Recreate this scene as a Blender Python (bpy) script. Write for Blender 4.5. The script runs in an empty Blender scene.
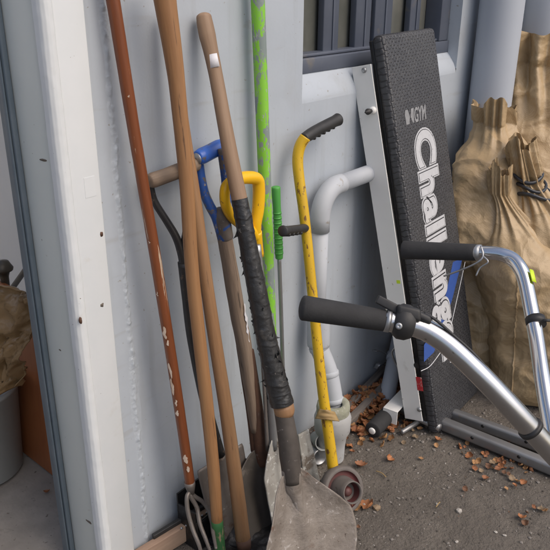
import bpy, bmesh, math, random
from mathutils import Vector as V, Matrix, noise
R = math.radians
random.seed(7)
S = bpy.context.scene
COL = S.collection

# ------------------------------------------------------------------ camera geometry (metres; X along wall, Y into wall, Z up)
FPX, TH, YAW, ROLL, H, D = 700.0, R(22.8), R(38.6), R(0.4), 1.5, 1.23
CAM = V((0, -D, H))
_fw = V((math.cos(YAW), math.sin(YAW), 0)); _rt = V((math.sin(YAW), -math.cos(YAW), 0)); _up = V((0, 0, 1))
FWD = _fw*math.cos(TH) - _up*math.sin(TH)
_u = _up*math.cos(TH) + _fw*math.sin(TH)
RGT = _rt*math.cos(ROLL) + _u*math.sin(ROLL)
UPV = _u*math.cos(ROLL) - _rt*math.sin(ROLL)

def ray(x, y): return (RGT*(x-275) - UPV*(y-275) + FWD*FPX).normalized()
def plane(x, y, n, c):
    d = ray(x, y); n = V(n); return CAM + d*((c - n.dot(CAM))/n.dot(d))
def gnd(x, y, z=0.0): return plane(x, y, (0, 0, 1), z)
def wal(x, y, off=0.0): return plane(x, y, (0, 1, 0), -off)
def far(x, y, d): return CAM + ray(x, y)*d
def online(x, y, A, B):
    d = ray(x, y); e = (B-A).normalized(); w = CAM-A
    b = d.dot(e); dd = d.dot(w); ee = e.dot(w)
    return CAM + d*((b*ee-dd)/(1-b*b))
def rad(w, P): return w*0.5*(P-CAM).dot(FWD)/FPX

# ------------------------------------------------------------------ mesh builder
class MB:
    def __init__(s): s.v = []; s.f = []; s.g = []; s.sm = []
    def add(s, verts, faces, grain=None, smooth=True):
        o = len(s.v); s.v += [V(p) for p in verts]
        s.g += [V(p) for p in (grain if grain else verts)]
        for f in faces: s.f.append(tuple(i+o for i in f)); s.sm.append(smooth)
        return s
    def tube(s, pts, radii, n=20, caps=True, closed=False, jitter=0.0, seed=0, flat=1.0, dome=0.0):
        pts = [V(p) for p in pts]
        if not hasattr(radii, '__len__'): radii = [radii]*len(pts)
        radii = list(radii)
        if dome and not closed:
            a, b = pts[0], pts[1]; e = (a-b).normalized(); r = radii[0]
            pre = [(a+e*r*dome*math.sin(t), r*math.cos(t)) for t in (1.45, 1.1, .7, .35)]
            a, b = pts[-1], pts[-2]; e = (a-b).normalized(); r = radii[-1]
            post = [(a+e*r*dome*math.sin(t), r*math.cos(t)) for t in (.35, .7, 1.1, 1.45)]
            pts = [p for p, _ in pre] + pts + [p for p, _ in post]
            radii = [q for _, q in pre] + radii + [q for _, q in post]
        m = len(pts); verts = []; gr = []; faces = []
        t0 = (pts[1]-pts[0]).normalized()
        a = t0.orthogonal().normalized()
        L = 0.0; rm = max(radii)
        for i, p in enumerate(pts):
            if closed: t = (pts[(i+1) % m]-pts[i-1]).normalized()
            elif i == 0: t = t0
            elif i == m-1: t = (pts[-1]-pts[-2]).normalized()
            else: t = (pts[i+1]-pts[i-1]).normalized()
            a = (a - t*a.dot(t)).normalized(); b = t.cross(a)
            if i: L += (pts[i]-pts[i-1]).length
            for k in range(n):
                th = 2*math.pi*k/n
                r = radii[i]
                if jitter: r *= 1 + jitter*noise.noise(V((math.cos(th)*1.5, math.sin(th)*1.5, L*18+seed*9.1)))
                verts.append(p + (a*math.cos(th) + b*math.sin(th)*flat)*r)
                gr.append(V((rm*math.cos(th), rm*math.sin(th), L+seed*1.7)))
        mm = m if closed else m-1
        for i in range(mm):
            for k in range(n):
                k2 = (k+1) % n; i2 = (i+1) % m
                faces.append((i*n+k, i*n+k2, i2*n+k2, i2*n+k))
        if caps and not closed:
            faces.append(tuple(range(n-1, -1, -1))); faces.append(tuple((m-1)*n+k for k in range(n)))
        return s.add(verts, faces, gr)
    def box(s, o, U, W, N, a0, a1, b0, b1, c0, c1, bev=0.0, seg=3):
        """rounded box in the frame o + U*a + W*b + N*c"""
        bm = bmesh.new(); bmesh.ops.create_cube(bm, size=1.0)
        for v in bm.verts:
            v.co = V(((a0+a1)/2+v.co.x*(a1-a0), (b0+b1)/2+v.co.y*(b1-b0), (c0+c1)/2+v.co.z*(c1-c0)))
        if bev: bmesh.ops.bevel(bm, geom=list(bm.edges), offset=bev, segments=seg, profile=.5, affect='EDGES')
        bm.verts.index_update()
        loc = [v.co.copy() for v in bm.verts]
        fs = [[v.index for v in f.verts] for f in bm.faces]; bm.free()
        U, W, N = V(U), V(W), V(N)
        if U.cross(W).dot(N) < 0: fs = [f[::-1] for f in fs]
        return s.add([V(o)+U*p.x+W*p.y+N*p.z for p in loc], fs, loc, smooth=bool(bev))
    def abox(s, x0, x1, y0, y1, z0, z1, bev=0.0, seg=2):
        return s.box((0, 0, 0), (1, 0, 0), (0, 1, 0), (0, 0, 1), x0, x1, y0, y1, z0, z1, bev, seg)
    def lathe(s, o, ax, prof, n=32):
        ax = V(ax).normalized(); a = ax.orthogonal().normalized(); b = ax.cross(a)
        verts = []; faces = []; m = len(prof)
        for (h, r) in prof:
            for k in range(n):
                th = 2*math.pi*k/n; verts.append(V(o)+ax*h+(a*math.cos(th)+b*math.sin(th))*r)
        for i in range(m-1):
            for k in range(n):
                k2 = (k+1) % n; faces.append((i*n+k, i*n+k2, (i+1)*n+k2, (i+1)*n+k))
        return s.add(verts, faces)
    def grid(s, nu, nv, fn, gfn=None, close_u=False):
        verts = []; gr = []; faces = []
        for j in range(nv+1):
            for i in range(nu + (0 if close_u else 1)):
                p = fn(i/nu, j/nv); verts.append(V(p)); gr.append(V(gfn(i/nu, j/nv)) if gfn else V(p))
        w = nu if close_u else nu+1
        for j in range(nv):
            for i in range(nu):
                i2 = (i+1) % w if close_u else i+1
                faces.append((j*w+i, j*w+i2, (j+1)*w+i2, (j+1)*w+i))
        return s.add(verts, faces, gr)
    def build(s, name, m, parent=None, solid=0.0, bev=0.0, sub=0, offset=0.0):
        base = WLOC.get(parent.name, V((0, 0, 0))) if parent else V((0, 0, 0))
        me = bpy.data.meshes.new(name); me.from_pydata([tuple(p-base) for p in s.v], [], s.f)
        at_ = me.attributes.new('grain', 'FLOAT_VECTOR', 'POINT')
        at_.data.foreach_set('vector', [c for g in s.g for c in g])
        me.polygons.foreach_set('use_smooth', s.sm); me.update()
        o = bpy.data.objects.new(name, me); COL.objects.link(o)
        for q in (m if isinstance(m, (list, tuple)) else [m]): me.materials.append(q)
        if parent: o.parent = parent
        WLOC[o.name] = base
        if solid:
            md = o.modifiers.new('thickness', 'SOLIDIFY'); md.thickness = solid; md.offset = offset
        if bev:
            md = o.modifiers.new('edge', 'BEVEL'); md.width = bev; md.segments = 2; md.limit_method = 'ANGLE'; md.angle_limit = R(40)
        if sub:
            md = o.modifiers.new('smooth', 'SUBSURF'); md.levels = md.render_levels = sub
        return o
WLOC = {}
def tag(o, label, cat, group=None, kind=None):
    o['label'] = label; o['category'] = cat
    if group: o['group'] = group
    if kind: o['kind'] = kind
    return o
def thing(name, label, cat, loc, group=None):
    o = bpy.data.objects.new(name, None); COL.objects.link(o); o.location = loc; o.empty_display_size = .05
    WLOC[o.name] = V(loc); return tag(o, label, cat, group)
def spline(pts, k=6):
    pts = [V(p) for p in pts]; out = []
    P = [pts[0]*2-pts[1]] + pts + [pts[-1]*2-pts[-2]]
    for i in range(1, len(P)-2):
        for j in range(k):
            t = j/k; a, b, c, d = P[i-1], P[i], P[i+1], P[i+2]
            out.append(((b*2)+(c-a)*t+(a*2-b*5+c*4-d)*t*t+(b*3-a-c*3+d)*t*t*t)*.5)
    out.append(pts[-1]); return out
def lerp_list(rs, k=6):
    out = []
    for i in range(len(rs)-1):
        for j in range(k): out.append(rs[i]+(rs[i+1]-rs[i])*j/k)
    out.append(rs[-1]); return out
def shaft(A, B, pw, k=8):
    """points and radii of a straight or slightly bowed handle between two known points"""
    P = [online(x, y, A, B) for x, y, w in pw]; r = [rad(w, p) for (x, y, w), p in zip(pw, P)]
    return spline(P, k), lerp_list(r, k)

# ------------------------------------------------------------------ materials
def mat(name, base, rough=.6, metal=0.0, coord='Object', var=(), spots=(), bump=(), stretch=(1, 1, 1), rvar=0.0, spec=.5, coat=0.0):
    """var: [(scale, colour, amount)] soft blends; spots: [(scale, threshold, softness, colour, roughness)] patches with an edge; bump: [(scale, strength, dist)]"""
    m = bpy.data.materials.new(name); m.use_nodes = True
    nt = m.node_tree; N = nt.nodes; Lk = nt.links; bs = N['Principled BSDF']
    bs.inputs['Metallic'].default_value = metal
    bs.inputs['Specular IOR Level'].default_value = spec
    if coat: bs.inputs['Coat Weight'].default_value = coat; bs.inputs['Coat Roughness'].default_value = .15
    if coord == 'Object':
        tc = N.new('ShaderNodeTexCoord'); src = tc.outputs['Object']
    else:
        tc = N.new('ShaderNodeAttribute'); tc.attribute_name = 'grain'; src = tc.outputs['Vector']
    mp = N.new('ShaderNodeMapping'); mp.inputs['Scale'].default_value = stretch
    mp.inputs['Location'].default_value = (len(name)*.37, len(name)*.53, .1)
    Lk.new(src, mp.inputs['Vector']); vec = mp.outputs['Vector']
    def nz(scale, detail=5, dist=0.0, ro=.6):
        n = N.new('ShaderNodeTexNoise'); n.inputs['Scale'].default_value = scale; n.inputs['Detail'].default_value = detail
        n.inputs['Distortion'].default_value = dist; n.inputs['Roughness'].default_value = ro
        Lk.new(vec, n.inputs['Vector']); return n.outputs['Fac']
    def mixc(fac, a, col):
        x = N.new('ShaderNodeMix'); x.data_type = 'RGBA'
        Lk.new(fac, x.inputs[0])
        if isinstance(a, tuple): x.inputs[6].default_value = (*a, 1)
        else: Lk.new(a, x.inputs[6])
        x.inputs[7].default_value = (*col, 1); return x.outputs[2]
    def rng(fac, lo, hi, t0=0.0, t1=1.0):
        x = N.new('ShaderNodeMapRange'); x.inputs['From Min'].default_value = lo; x.inputs['From Max'].default_value = hi
        x.inputs['To Min'].default_value = t0; x.inputs['To Max'].default_value = t1
        Lk.new(fac, x.inputs['Value']); return x.outputs['Result']
    c = base
    for sc, col, amt in var:
        c = mixc(rng(nz(sc), .3, .7, 0, amt), c, col)
    rr = None
    for sp in spots:
        sc, th, so, col = sp[:4]
        th = .5+(th-.5)*.66; f = rng(nz(sc, 6, .4, .65), th, th+so); c = mixc(f, c, col)
    if isinstance(c, tuple): bs.inputs['Base Color'].default_value = (*c, 1)
    else: Lk.new(c, bs.inputs['Base Color'])
    if rvar: Lk.new(rng(nz(14), .3, .7, rough-rvar, rough+rvar), bs.inputs['Roughness'])
    else: bs.inputs['Roughness'].default_value = rough
    nrm = None
    for sc, st, di in bump:
        b = N.new('ShaderNodeBump'); b.inputs['Strength'].default_value = st; b.inputs['Distance'].default_value = di
        Lk.new(nz(sc, 6), b.inputs['Height'])
        if nrm: Lk.new(nrm, b.inputs['Normal'])
        nrm = b.outputs['Normal']
    if nrm: Lk.new(nrm, bs.inputs['Normal'])
    m['tools'] = 0
    return m

M = {}
M['wall'] = mat('painted_render', (.455, .495, .54), .55, var=[(1.3, (.395, .44, .495), .8), (6, (.48, .525, .575), .5), (18, (.42, .465, .52), .4)],
                spots=[(38, .79, .02, (.24, .23, .22)), (9, .76, .05, (.39, .41, .43))], bump=[(160, .10, .003), (25, .12, .006), (3, .1, .02)])
M['bead'] = mat('filler_bead', (.44, .485, .535), .6, var=[(40, (.48, .52, .56), .7)], bump=[(90, .5, .004)])
M['jamb'] = mat('white_gloss_paint', (.655, .69, .71), .5, var=[(2, (.68, .70, .70), .6), (10, (.76, .77, .78), .4)],
                spots=[(26, .80, .03, (.48, .44, .39)), (60, .80, .02, (.16, .13, .10)), (5, .68, .12, (.62, .63, .61)), (16, .72, .10, (.64, .645, .63))], bump=[(40, .08, .003), (200, .05, .001)])
M['reveal'] = mat('greenish_white_paint', (.56, .60, .58), .4, var=[(3, (.62, .65, .63), .7)], spots=[(50, .82, .02, (.16, .13, .10)), (14, .76, .08, (.44, .43, .40))], bump=[(60, .1, .002)])
M['strip'] = mat('blue_grey_strip', (.10, .135, .165), .45, var=[(12, (.16, .19, .22), .7)], bump=[(80, .1, .001)])
M['inwall'] = mat('interior_plaster', (.76, .745, .71), .7, var=[(2, (.68, .665, .63), .7)], bump=[(50, .1, .003)])
M['concrete'] = mat('concrete_floor', (.23, .212, .19), .85, var=[(3, (.32, .295, .262), .8), (14, (.16, .147, .132), .6)], spots=[(6, .62, .1, (.13, .115, .10)), (60, .7, .04, (.10, .085, .07))], bump=[(80, .25, .004)])
M['frame'] = mat('grey_blue_frame', (.085, .10, .135), .42, var=[(9, (.12, .135, .17), .7)], spots=[(8, .66, .12, (.16, .15, .14))], bump=[(90, .05, .001)])
M['glass'] = mat('dusty_glass', (.115, .12, .108), .10, var=[(3, (.19, .19, .172), .9), (9, (.075, .08, .07), .6)], spec=.6)  # opaque pane; greenish reflection and the view inside are put into its colour
M['curtain'] = mat('pale_blind', (.26, .25, .21), .8, var=[(3, (.16, .17, .14), .8)])
M['pipe'] = mat('painted_downpipe', (.45, .49, .55), .45, var=[(3, (.40, .43, .49), .6)], bump=[(60, .06, .002)])
M['pvc'] = mat('white_pvc', (.48, .505, .54), .55, var=[(6, (.40, .425, .46), .8)], spots=[(30, .70, .06, (.33, .31, .28))], bump=[(50, .04, .002)])
M['dirtypvc'] = mat('grimy_pvc', (.46, .475, .49), .55, var=[(9, (.33, .325, .31), .9), (30, (.42, .42, .41), .6)], spots=[(14, .66, .10, (.22, .20, .17)), (50, .70, .05, (.16, .14, .11))], bump=[(50, .15, .002)])
M['mossy'] = mat('mossy_mortar', (.34, .34, .27), .85, var=[(20, (.22, .23, .16), .8)], spots=[(40, .6, .1, (.45, .43, .38))], bump=[(60, .6, .006)])
W = dict(coord='grain', stretch=(1, 1, .07))
M['varnished'] = mat('varnished_wood', (.20, .060, .022), .35, var=[(160, (.13, .035, .013), .8), (30, (.26, .09, .035), .5)], spots=[(60, .68, .02, (.50, .40, .30)), (22, .74, .03, (.09, .028, .012))], bump=[(150, .15, .001)], **W)
M['honey'] = mat('honey_wood', (.37, .185, .075), .48, var=[(190, (.22, .095, .034), .9), (24, (.44, .25, .115), .7), (9, (.24, .12, .055), .8)], spots=[(70, .69, .05, (.13, .065, .033)), (26, .66, .12, (.21, .12, .065))], bump=[(190, .15, .001)], **W)
M['honey2'] = mat('dusty_ash_wood', (.35, .18, .078), .55, var=[(170, (.21, .10, .04), .9), (20, (.43, .275, .15), .7), (9, (.23, .125, .062), .8)], spots=[(60, .67, .06, (.12, .065, .036)), (24, .65, .12, (.20, .13, .08))], bump=[(190, .15, .001)], **W)
M['weathered'] = mat('weathered_wood', (.27, .195, .135), .75, var=[(180, (.12, .08, .055), 1.), (25, (.38, .30, .23), .7), (8, (.17, .12, .085), .8)], spots=[(70, .66, .05, (.08, .058, .042)), (22, .64, .1, (.20, .17, .15))], bump=[(190, .5, .0015)], **W)
M['greyed'] = mat('worn_handle_wood', (.32, .205, .125), .6, var=[(170, (.20, .12, .07), .9), (22, (.43, .30, .20), .8), (8, (.21, .135, .085), .8)], spots=[(45, .70, .03, (.07, .055, .045)), (24, .66, .10, (.18, .12, .085))], bump=[(190, .25, .001)], **W)
M['board'] = mat('sawn_timber', (.36, .24, .17), .75, coord='grain', stretch=(.08, 1, 1), var=[(120, (.22, .14, .10), .8), (20, (.42, .31, .23), .5)], bump=[(120, .4, .002)])
M['greyplank'] = mat('grey_timber', (.20, .175, .155), .85, coord='grain', stretch=(.08, 1, 1), var=[(120, (.11, .095, .085), .9)], bump=[(120, .5, .002)])
M['orange'] = mat('orange_ply', (.30, .10, .035), .5, coord='grain', stretch=(1, .2, 1), var=[(14, (.20, .06, .022), .8), (60, (.36, .14, .05), .4)], bump=[(60, .05, .001)])
M['steel_old'] = mat('weathered_steel', (.20, .18, .165), .55, .45, var=[(9, (.14, .12, .105), .8)], spots=[(14, .60, .10, (.13, .09, .065)), (45, .68, .06, (.30, .285, .27))], bump=[(60, .35, .003), (220, .25, .001)], rvar=.12)
M['blade'] = mat('muddy_blade', (.225, .192, .16), .60, .15, var=[(6, (.115, .094, .077), 1.), (22, (.29, .257, .225), .8)], spots=[(9, .62, .10, (.15, .095, .07)), (60, .70, .05, (.44, .41, .385)), (22, .66, .06, (.40, .37, .345)), (90, .72, .03, (.10, .075, .06))], bump=[(30, .6, .005), (120, .5, .002)], rvar=.14)
M['blade_pale'] = mat('limewashed_blade', (.42, .42, .39), .75, .1, var=[(12, (.27, .25, .22), .9)], spots=[(18, .60, .08, (.18, .15, .12)), (60, .62, .05, (.60, .60, .57))], bump=[(40, .5, .003)])
M['blade_dark'] = mat('dark_blade', (.055, .050, .046), .6, .1, var=[(10, (.10, .088, .076), .8)], spots=[(16, .68, .08, (.17, .15, .13))], bump=[(50, .4, .003)])
M['rust'] = mat('rusted_socket', (.085, .048, .035), .7, .3, var=[(20, (.15, .075, .045), .8)], spots=[(30, .64, .08, (.20, .17, .15))], bump=[(70, .4, .002)])
M['darksteel'] = mat('dark_socket_steel', (.055, .047, .041), .6, .2, var=[(16, (.115, .098, .085), .8)], spots=[(40, .66, .05, (.27, .24, .22))], bump=[(70, .4, .002)])
M['blackpaint'] = mat('black_enamel', (.018, .018, .020), .4, var=[(30, (.035, .032, .03), .7)], spots=[(60, .68, .04, (.12, .085, .06))], bump=[(80, .15, .001)])
M['bluepaint'] = mat('chipped_blue_paint', (.028, .105, .40), .4, var=[(18, (.035, .09, .29), .7)], spots=[(28, .57, .03, (.16, .14, .125)), (70, .68, .03, (.30, .28, .26))], bump=[(60, .3, .002)])
M['wornblue'] = mat('worn_blue_socket', (.17, .145, .125), .6, .2, var=[(24, (.10, .085, .075), .7)], spots=[(22, .57, .04, (.035, .10, .33)), (60, .70, .04, (.32, .29, .26))], bump=[(60, .4, .002)])
M['bluegrip'] = mat('blue_grip', (.030, .12, .50), .38, var=[(18, (.03, .10, .38), .6)], spots=[(40, .68, .03, (.10, .10, .12))], bump=[(60, .15, .001)])
M['yellowplastic'] = mat('yellow_plastic', (.86, .50, .012), .30, var=[(14, (.80, .43, .012), .6)], spots=[(70, .72, .03, (.25, .13, .03))], bump=[(60, .06, .001)])
M['yellowpaint'] = mat('scratched_yellow_paint', (.66, .42, .018), .42, coord='grain', stretch=(1, 1, .45), var=[(20, (.56, .34, .02), .7)], spots=[(75, .66, .02, (.20, .10, .03)), (110, .71, .02, (.07, .05, .03))], bump=[(90, .2, .001)])
M['greenpaint'] = mat('flaking_green_paint', (.22, .56, .045), .5, coord='grain', stretch=(1, 1, .45), var=[(16, (.30, .62, .07), .6)], spots=[(30, .54, .02, (.23, .28, .27)), (75, .575, .02, (.26, .30, .28)), (80, .70, .02, (.38, .40, .38))], bump=[(60, .35, .001)])
M['greenplastic'] = mat('green_rubber', (.075, .32, .06), .45, var=[(14, (.09, .36, .08), .6)], bump=[(120, .1, .001)])
M['greentip'] = mat('green_tip_paint', (.045, .16, .05), .55, coord='grain', stretch=(1, 1, .3), var=[(20, (.03, .11, .04), .7)], spots=[(40, .64, .04, (.30, .22, .14))], bump=[(90, .2, .001)])
M['tape'] = mat('black_tape', (.016, .016, .017), .34, var=[(30, (.032, .032, .033), .8)], spots=[(24, .68, .08, (.060, .055, .050)), (90, .72, .04, (.12, .11, .10))], bump=[(45, .5, .004), (140, .3, .001)], rvar=.1)
M['rubber'] = mat('black_rubber', (.020, .020, .021), .55, var=[(40, (.035, .034, .034), .7)], bump=[(150, .2, .001)])
M['foam'] = mat('black_foam', (.024, .024, .025), .85, var=[(60, (.036, .036, .037), .7)], bump=[(300, .4, .001)])
M['whitemetal'] = mat('white_powder_coat', (.83, .825, .80), .4, var=[(5, (.76, .755, .73), .7)], spots=[(40, .78, .03, (.35, .30, .25)), (7, .72, .1, (.58, .56, .53))], bump=[(120, .05, .001)])
M['chrome'] = mat('dull_chrome', (.70, .70, .71), .17, 1.0, var=[(8, (.60, .60, .61), .6)], rvar=.05, spots=[(60, .80, .02, (.32, .29, .26))])
M['satin'] = mat('scuffed_chrome', (.56, .56, .57), .23, 1.0, var=[(9, (.44, .44, .45), .7)], rvar=.06, spots=[(70, .74, .03, (.30, .28, .26))], bump=[(160, .06, .0006)])
M['steeltube'] = mat('grey_steel_tube', (.30, .305, .31), .40, .6, var=[(12, (.23, .23, .235), .7)], spots=[(40, .70, .04, (.30, .26, .22))], bump=[(90, .08, .001)])
M['mark'] = mat('dirty_chip', (.16, .135, .11), .8, var=[(60, (.08, .065, .05), .7)])
M['galv'] = mat('galvanised', (.42, .43, .44), .42, .8, var=[(20, (.33, .34, .35), .7)])
M['bin'] = mat('grey_bin', (.33, .345, .34), .5, var=[(6, (.28, .29, .285), .7)], bump=[(50, .1, .001)])
M['brownplastic'] = mat('brown_sheet', (.27, .175, .085), .32, var=[(10, (.18, .11, .05), .8)], bump=[(18, .4, .012)])
M['bronze'] = mat('dull_bronze', (.09, .075, .055), .4, .5)
M['sack'] = mat('woven_brown_plastic', (.475, .345, .195), .47, var=[(4, (.40, .28, .15), .6), (14, (.51, .39, .24), .5)], spots=[(7, .74, .08, (.30, .195, .10))], bump=[(7, .35, .03), (22, .22, .010), (260, .15, .001)])
M['black'] = mat('black_plastic_sheet', (.012, .012, .013), .38, bump=[(20, .5, .01)])
M['strap'] = mat('black_strap', (.030, .034, .042), .4, bump=[(80, .2, .001)])
M['grey_letter'] = mat('grey_print', (.56, .57, .59), .55, var=[(40, (.46, .47, .49), .7)], spots=[(90, .72, .03, (.20, .20, .21))])
M['faded_letter'] = mat('faded_print', (.30, .305, .315), .6, var=[(60, (.20, .205, .21), .8)])
M['dark_letter'] = mat('dark_print', (.03, .03, .034), .6)
M['blue_print'] = mat('blue_print', (.035, .09, .34), .55, var=[(60, (.03, .075, .27), .7)])
M['white_print'] = mat('white_print', (.62, .63, .65), .55)
M['red_label'] = mat('red_label', (.48, .025, .035), .4, spots=[(90, .60, .05, (.58, .38, .34))])
M['cream'] = mat('dried_cream_paint', (.58, .50, .42), .6, var=[(90, (.42, .30, .22), .8)])
M['sticker'] = mat('paper_sticker', (.74, .74, .77), .5, var=[(60, (.58, .58, .64), .5)])
M['neon'] = mat('neon_sticker', (.60, .78, .03), .5)
M['wheelrubber'] = mat('grey_wheel', (.12, .105, .095), .7, var=[(20, (.185, .165, .15), .7)], spots=[(40, .66, .06, (.10, .085, .075))], bump=[(60, .3, .002)])
M['redmetal'] = mat('worn_red_metal', (.13, .030, .032), .55, .1, var=[(24, (.10, .06, .055), .9)], bump=[(60, .2, .001)])
M['paper'] = mat('brown_paper', (.36, .25, .11), .7, var=[(30, (.28, .18, .07), .7)])
M['stone'] = mat('pale_stone', (.42, .39, .35), .85, bump=[(80, .4, .002)])
for i, c in enumerate([(.42, .175, .07), (.33, .14, .063), (.42, .23, .10), (.20, .10, .055), (.31, .225, .14)]):
    M['leaf%d' % i] = mat('dry_leaf_%s' % 'abcde'[i], c, .7, var=[(40, tuple(x*.6 for x in c), .8)], bump=[(80, .4, .002)])
M['soil'] = mat('gritty_soil', (.150, .131, .110), .92, var=[(2.6, (.090, .078, .066), .9), (7, (.185, .163, .138), .8), (60, (.105, .091, .077), .7)],
                spots=[(110, .70, .04, (.20, .18, .155)), (150, .76, .02, (.28, .26, .24)), (80, .70, .04, (.055, .046, .038)), (45, .76, .03, (.17, .10, .06))],
                bump=[(150, .8, .007), (48, .6, .012), (12, .4, .02)])
M['gravel0'] = mat('grit_grey', (.21, .19, .17), .9, bump=[(200, .4, .001)])
M['gravel1'] = mat('grit_dark', (.075, .064, .055), .9)
M['gravel2'] = mat('grit_pale', (.33, .31, .28), .9)

def pad_material():
    m = mat('embossed_vinyl', (.036, .037, .041), .46, coord='grain', bump=[(250, .15, .0006)])
    nt = m.node_tree; N = nt.nodes; L = nt.links; bs = N['Principled BSDF']
    a = N.new('ShaderNodeAttribute'); a.attribute_name = 'grain'
    br = N.new('ShaderNodeTexBrick'); br.offset = .5
    mp = N.new('ShaderNodeMapping'); mp.inputs['Rotation'].default_value = (0, 0, R(90))
    wn = N.new('ShaderNodeTexNoise'); wn.inputs['Scale'].default_value = 45; L.new(a.outputs['Vector'], wn.inputs['Vector'])
    sc_ = N.new('ShaderNodeVectorMath'); sc_.operation = 'SCALE'; sc_.inputs[3].default_value = .013; L.new(wn.outputs['Color'], sc_.inputs[0])
    ad = N.new('ShaderNodeVectorMath'); ad.operation = 'ADD'; L.new(a.outputs['Vector'], ad.inputs[0]); L.new(sc_.outputs[0], ad.inputs[1]); L.new(ad.outputs[0], mp.inputs['Vector']); L.new(mp.outputs['Vector'], br.inputs['Vector'])
    br.inputs['Scale'].default_value = 1.0; br.inputs['Brick Width'].default_value = .0195; br.inputs['Row Height'].default_value = .0105
    br.inputs['Mortar Size'].default_value = .0034; br.inputs['Mortar Smooth'].default_value = 1.0
    br.inputs['Color1'].default_value = (.047, .049, .055, 1); br.inputs['Color2'].default_value = (.066, .068, .075, 1); br.inputs['Mortar'].default_value = (.026, .026, .030, 1)
    n = N.new('ShaderNodeTexNoise'); n.inputs['Scale'].default_value = 4; L.new(a.outputs['Vector'], n.inputs['Vector'])
    mx = N.new('ShaderNodeMix'); mx.data_type = 'RGBA'; mx.inputs[7].default_value = (.088, .088, .09, 1)
    r = N.new('ShaderNodeMapRange'); r.inputs['From Min'].default_value = .45; r.inputs['From Max'].default_value = .8; r.inputs['To Max'].default_value = .5
    L.new(n.outputs['Fac'], r.inputs['Value']); L.new(r.outputs['Result'], mx.inputs[0]); L.new(br.outputs['Color'], mx.inputs[6]); L.new(mx.outputs[2], bs.inputs['Base Color'])
    b = N.new('ShaderNodeBump'); b.inputs['Strength'].default_value = .55; b.inputs['Distance'].default_value = .003; b.invert = True
    L.new(br.outputs['Fac'], b.inputs['Height']); L.new(b.outputs['Normal'], bs.inputs['Normal'])
    return m
M['pad'] = pad_material()

def wall_grime(m):
    nt = m.node_tree; N = nt.nodes; L = nt.links; bs = N['Principled BSDF']; prev = bs.inputs['Base Color'].links[0].from_socket
    tc = N.new('ShaderNodeTexCoord')
    for scl, sc, lo, hi, amt, col in (((1, 1, .06), 26, .56, .70, .35, (.33, .35, .37)), ((.12, 1, 1), 30, .62, .72, .40, (.36, .36, .36)), ((1, 1, 1), 75, .685, .71, .7, (.25, .215, .18)), ((1, 1, 1), 5, .56, .72, .45, (.385, .405, .425))):
        mp = N.new('ShaderNodeMapping'); mp.inputs['Scale'].default_value = scl; mp.inputs['Rotation'].default_value = (0, .12, 0); L.new(tc.outputs['Object'], mp.inputs['Vector'])
        n = N.new('ShaderNodeTexNoise'); n.inputs['Scale'].default_value = sc; n.inputs['Detail'].default_value = 5; L.new(mp.outputs['Vector'], n.inputs['Vector'])
        r = N.new('ShaderNodeMapRange'); r.inputs['From Min'].default_value = lo; r.inputs['From Max'].default_value = hi; r.inputs['To Max'].default_value = amt; L.new(n.outputs['Fac'], r.inputs['Value'])
        x = N.new('ShaderNodeMix'); x.data_type = 'RGBA'; L.new(r.outputs['Result'], x.inputs[0]); L.new(prev, x.inputs[6]); x.inputs[7].default_value = (*col, 1); prev = x.outputs[2]
    L.new(prev, bs.inputs['Base Color'])
wall_grime(M['wall'])
def sack_creases(m):
    nt = m.node_tree; N = nt.nodes; L = nt.links; bs = N['Principled BSDF']
    tc = N.new('ShaderNodeTexCoord'); prev = bs.inputs['Normal'].links[0].from_socket
    w1 = N.new('ShaderNodeTexNoise'); w1.inputs['Scale'].default_value = 3.5; w1.inputs['Detail'].default_value = 3; L.new(tc.outputs['Object'], w1.inputs['Vector'])
    ws = N.new('ShaderNodeVectorMath'); ws.operation = 'SCALE'; ws.inputs[3].default_value = .35; L.new(w1.outputs['Color'], ws.inputs[0])
    wa = N.new('ShaderNodeVectorMath'); wa.operation = 'ADD'; L.new(tc.outputs['Object'], wa.inputs[0]); L.new(ws.outputs[0], wa.inputs[1])
    for sc, st, di in ((6.5, .48, .036), (14, .40, .016), (34, .24, .005)):
        n = N.new('ShaderNodeTexVoronoi'); n.feature = 'F1'; n.inputs['Scale'].default_value = sc; n.inputs['Randomness'].default_value = 1
        L.new(wa.outputs[0], n.inputs['Vector'])
        d = N.new('ShaderNodeBump'); d.inputs['Strength'].default_value = st; d.inputs['Distance'].default_value = di
        L.new(n.outputs['Distance'], d.inputs['Height']); L.new(prev, d.inputs['Normal']); prev = d.outputs['Normal']
    L.new(prev, bs.inputs['Normal'])
def weave(m):
    nt = m.node_tree; N = nt.nodes; L = nt.links; bs = N['Principled BSDF']; src = bs.inputs['Base Color'].links[0].from_socket
    tc = N.new('ShaderNodeTexCoord'); prev = src
    for d_, sc in (('Z', 95), ('X', 80)):
        w = N.new('ShaderNodeTexWave'); w.wave_type = 'BANDS'; w.bands_direction = d_; w.inputs['Scale'].default_value = sc; w.inputs['Distortion'].default_value = .5; w.inputs['Detail'].default_value = 2
        L.new(tc.outputs['Object'], w.inputs['Vector'])
        r = N.new('ShaderNodeMapRange'); r.inputs['To Max'].default_value = .22; L.new(w.outputs['Fac'], r.inputs['Value'])
        x = N.new('ShaderNodeMix'); x.data_type = 'RGBA'; L.new(r.outputs['Result'], x.inputs[0]); L.new(prev, x.inputs[6]); x.inputs[7].default_value = (.24, .155, .07, 1); prev = x.outputs[2]
    L.new(prev, bs.inputs['Base Color'])
weave(M['sack'])
sack_creases(M['sack']); sack_creases(M['black']); sack_creases(M['brownplastic'])

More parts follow.
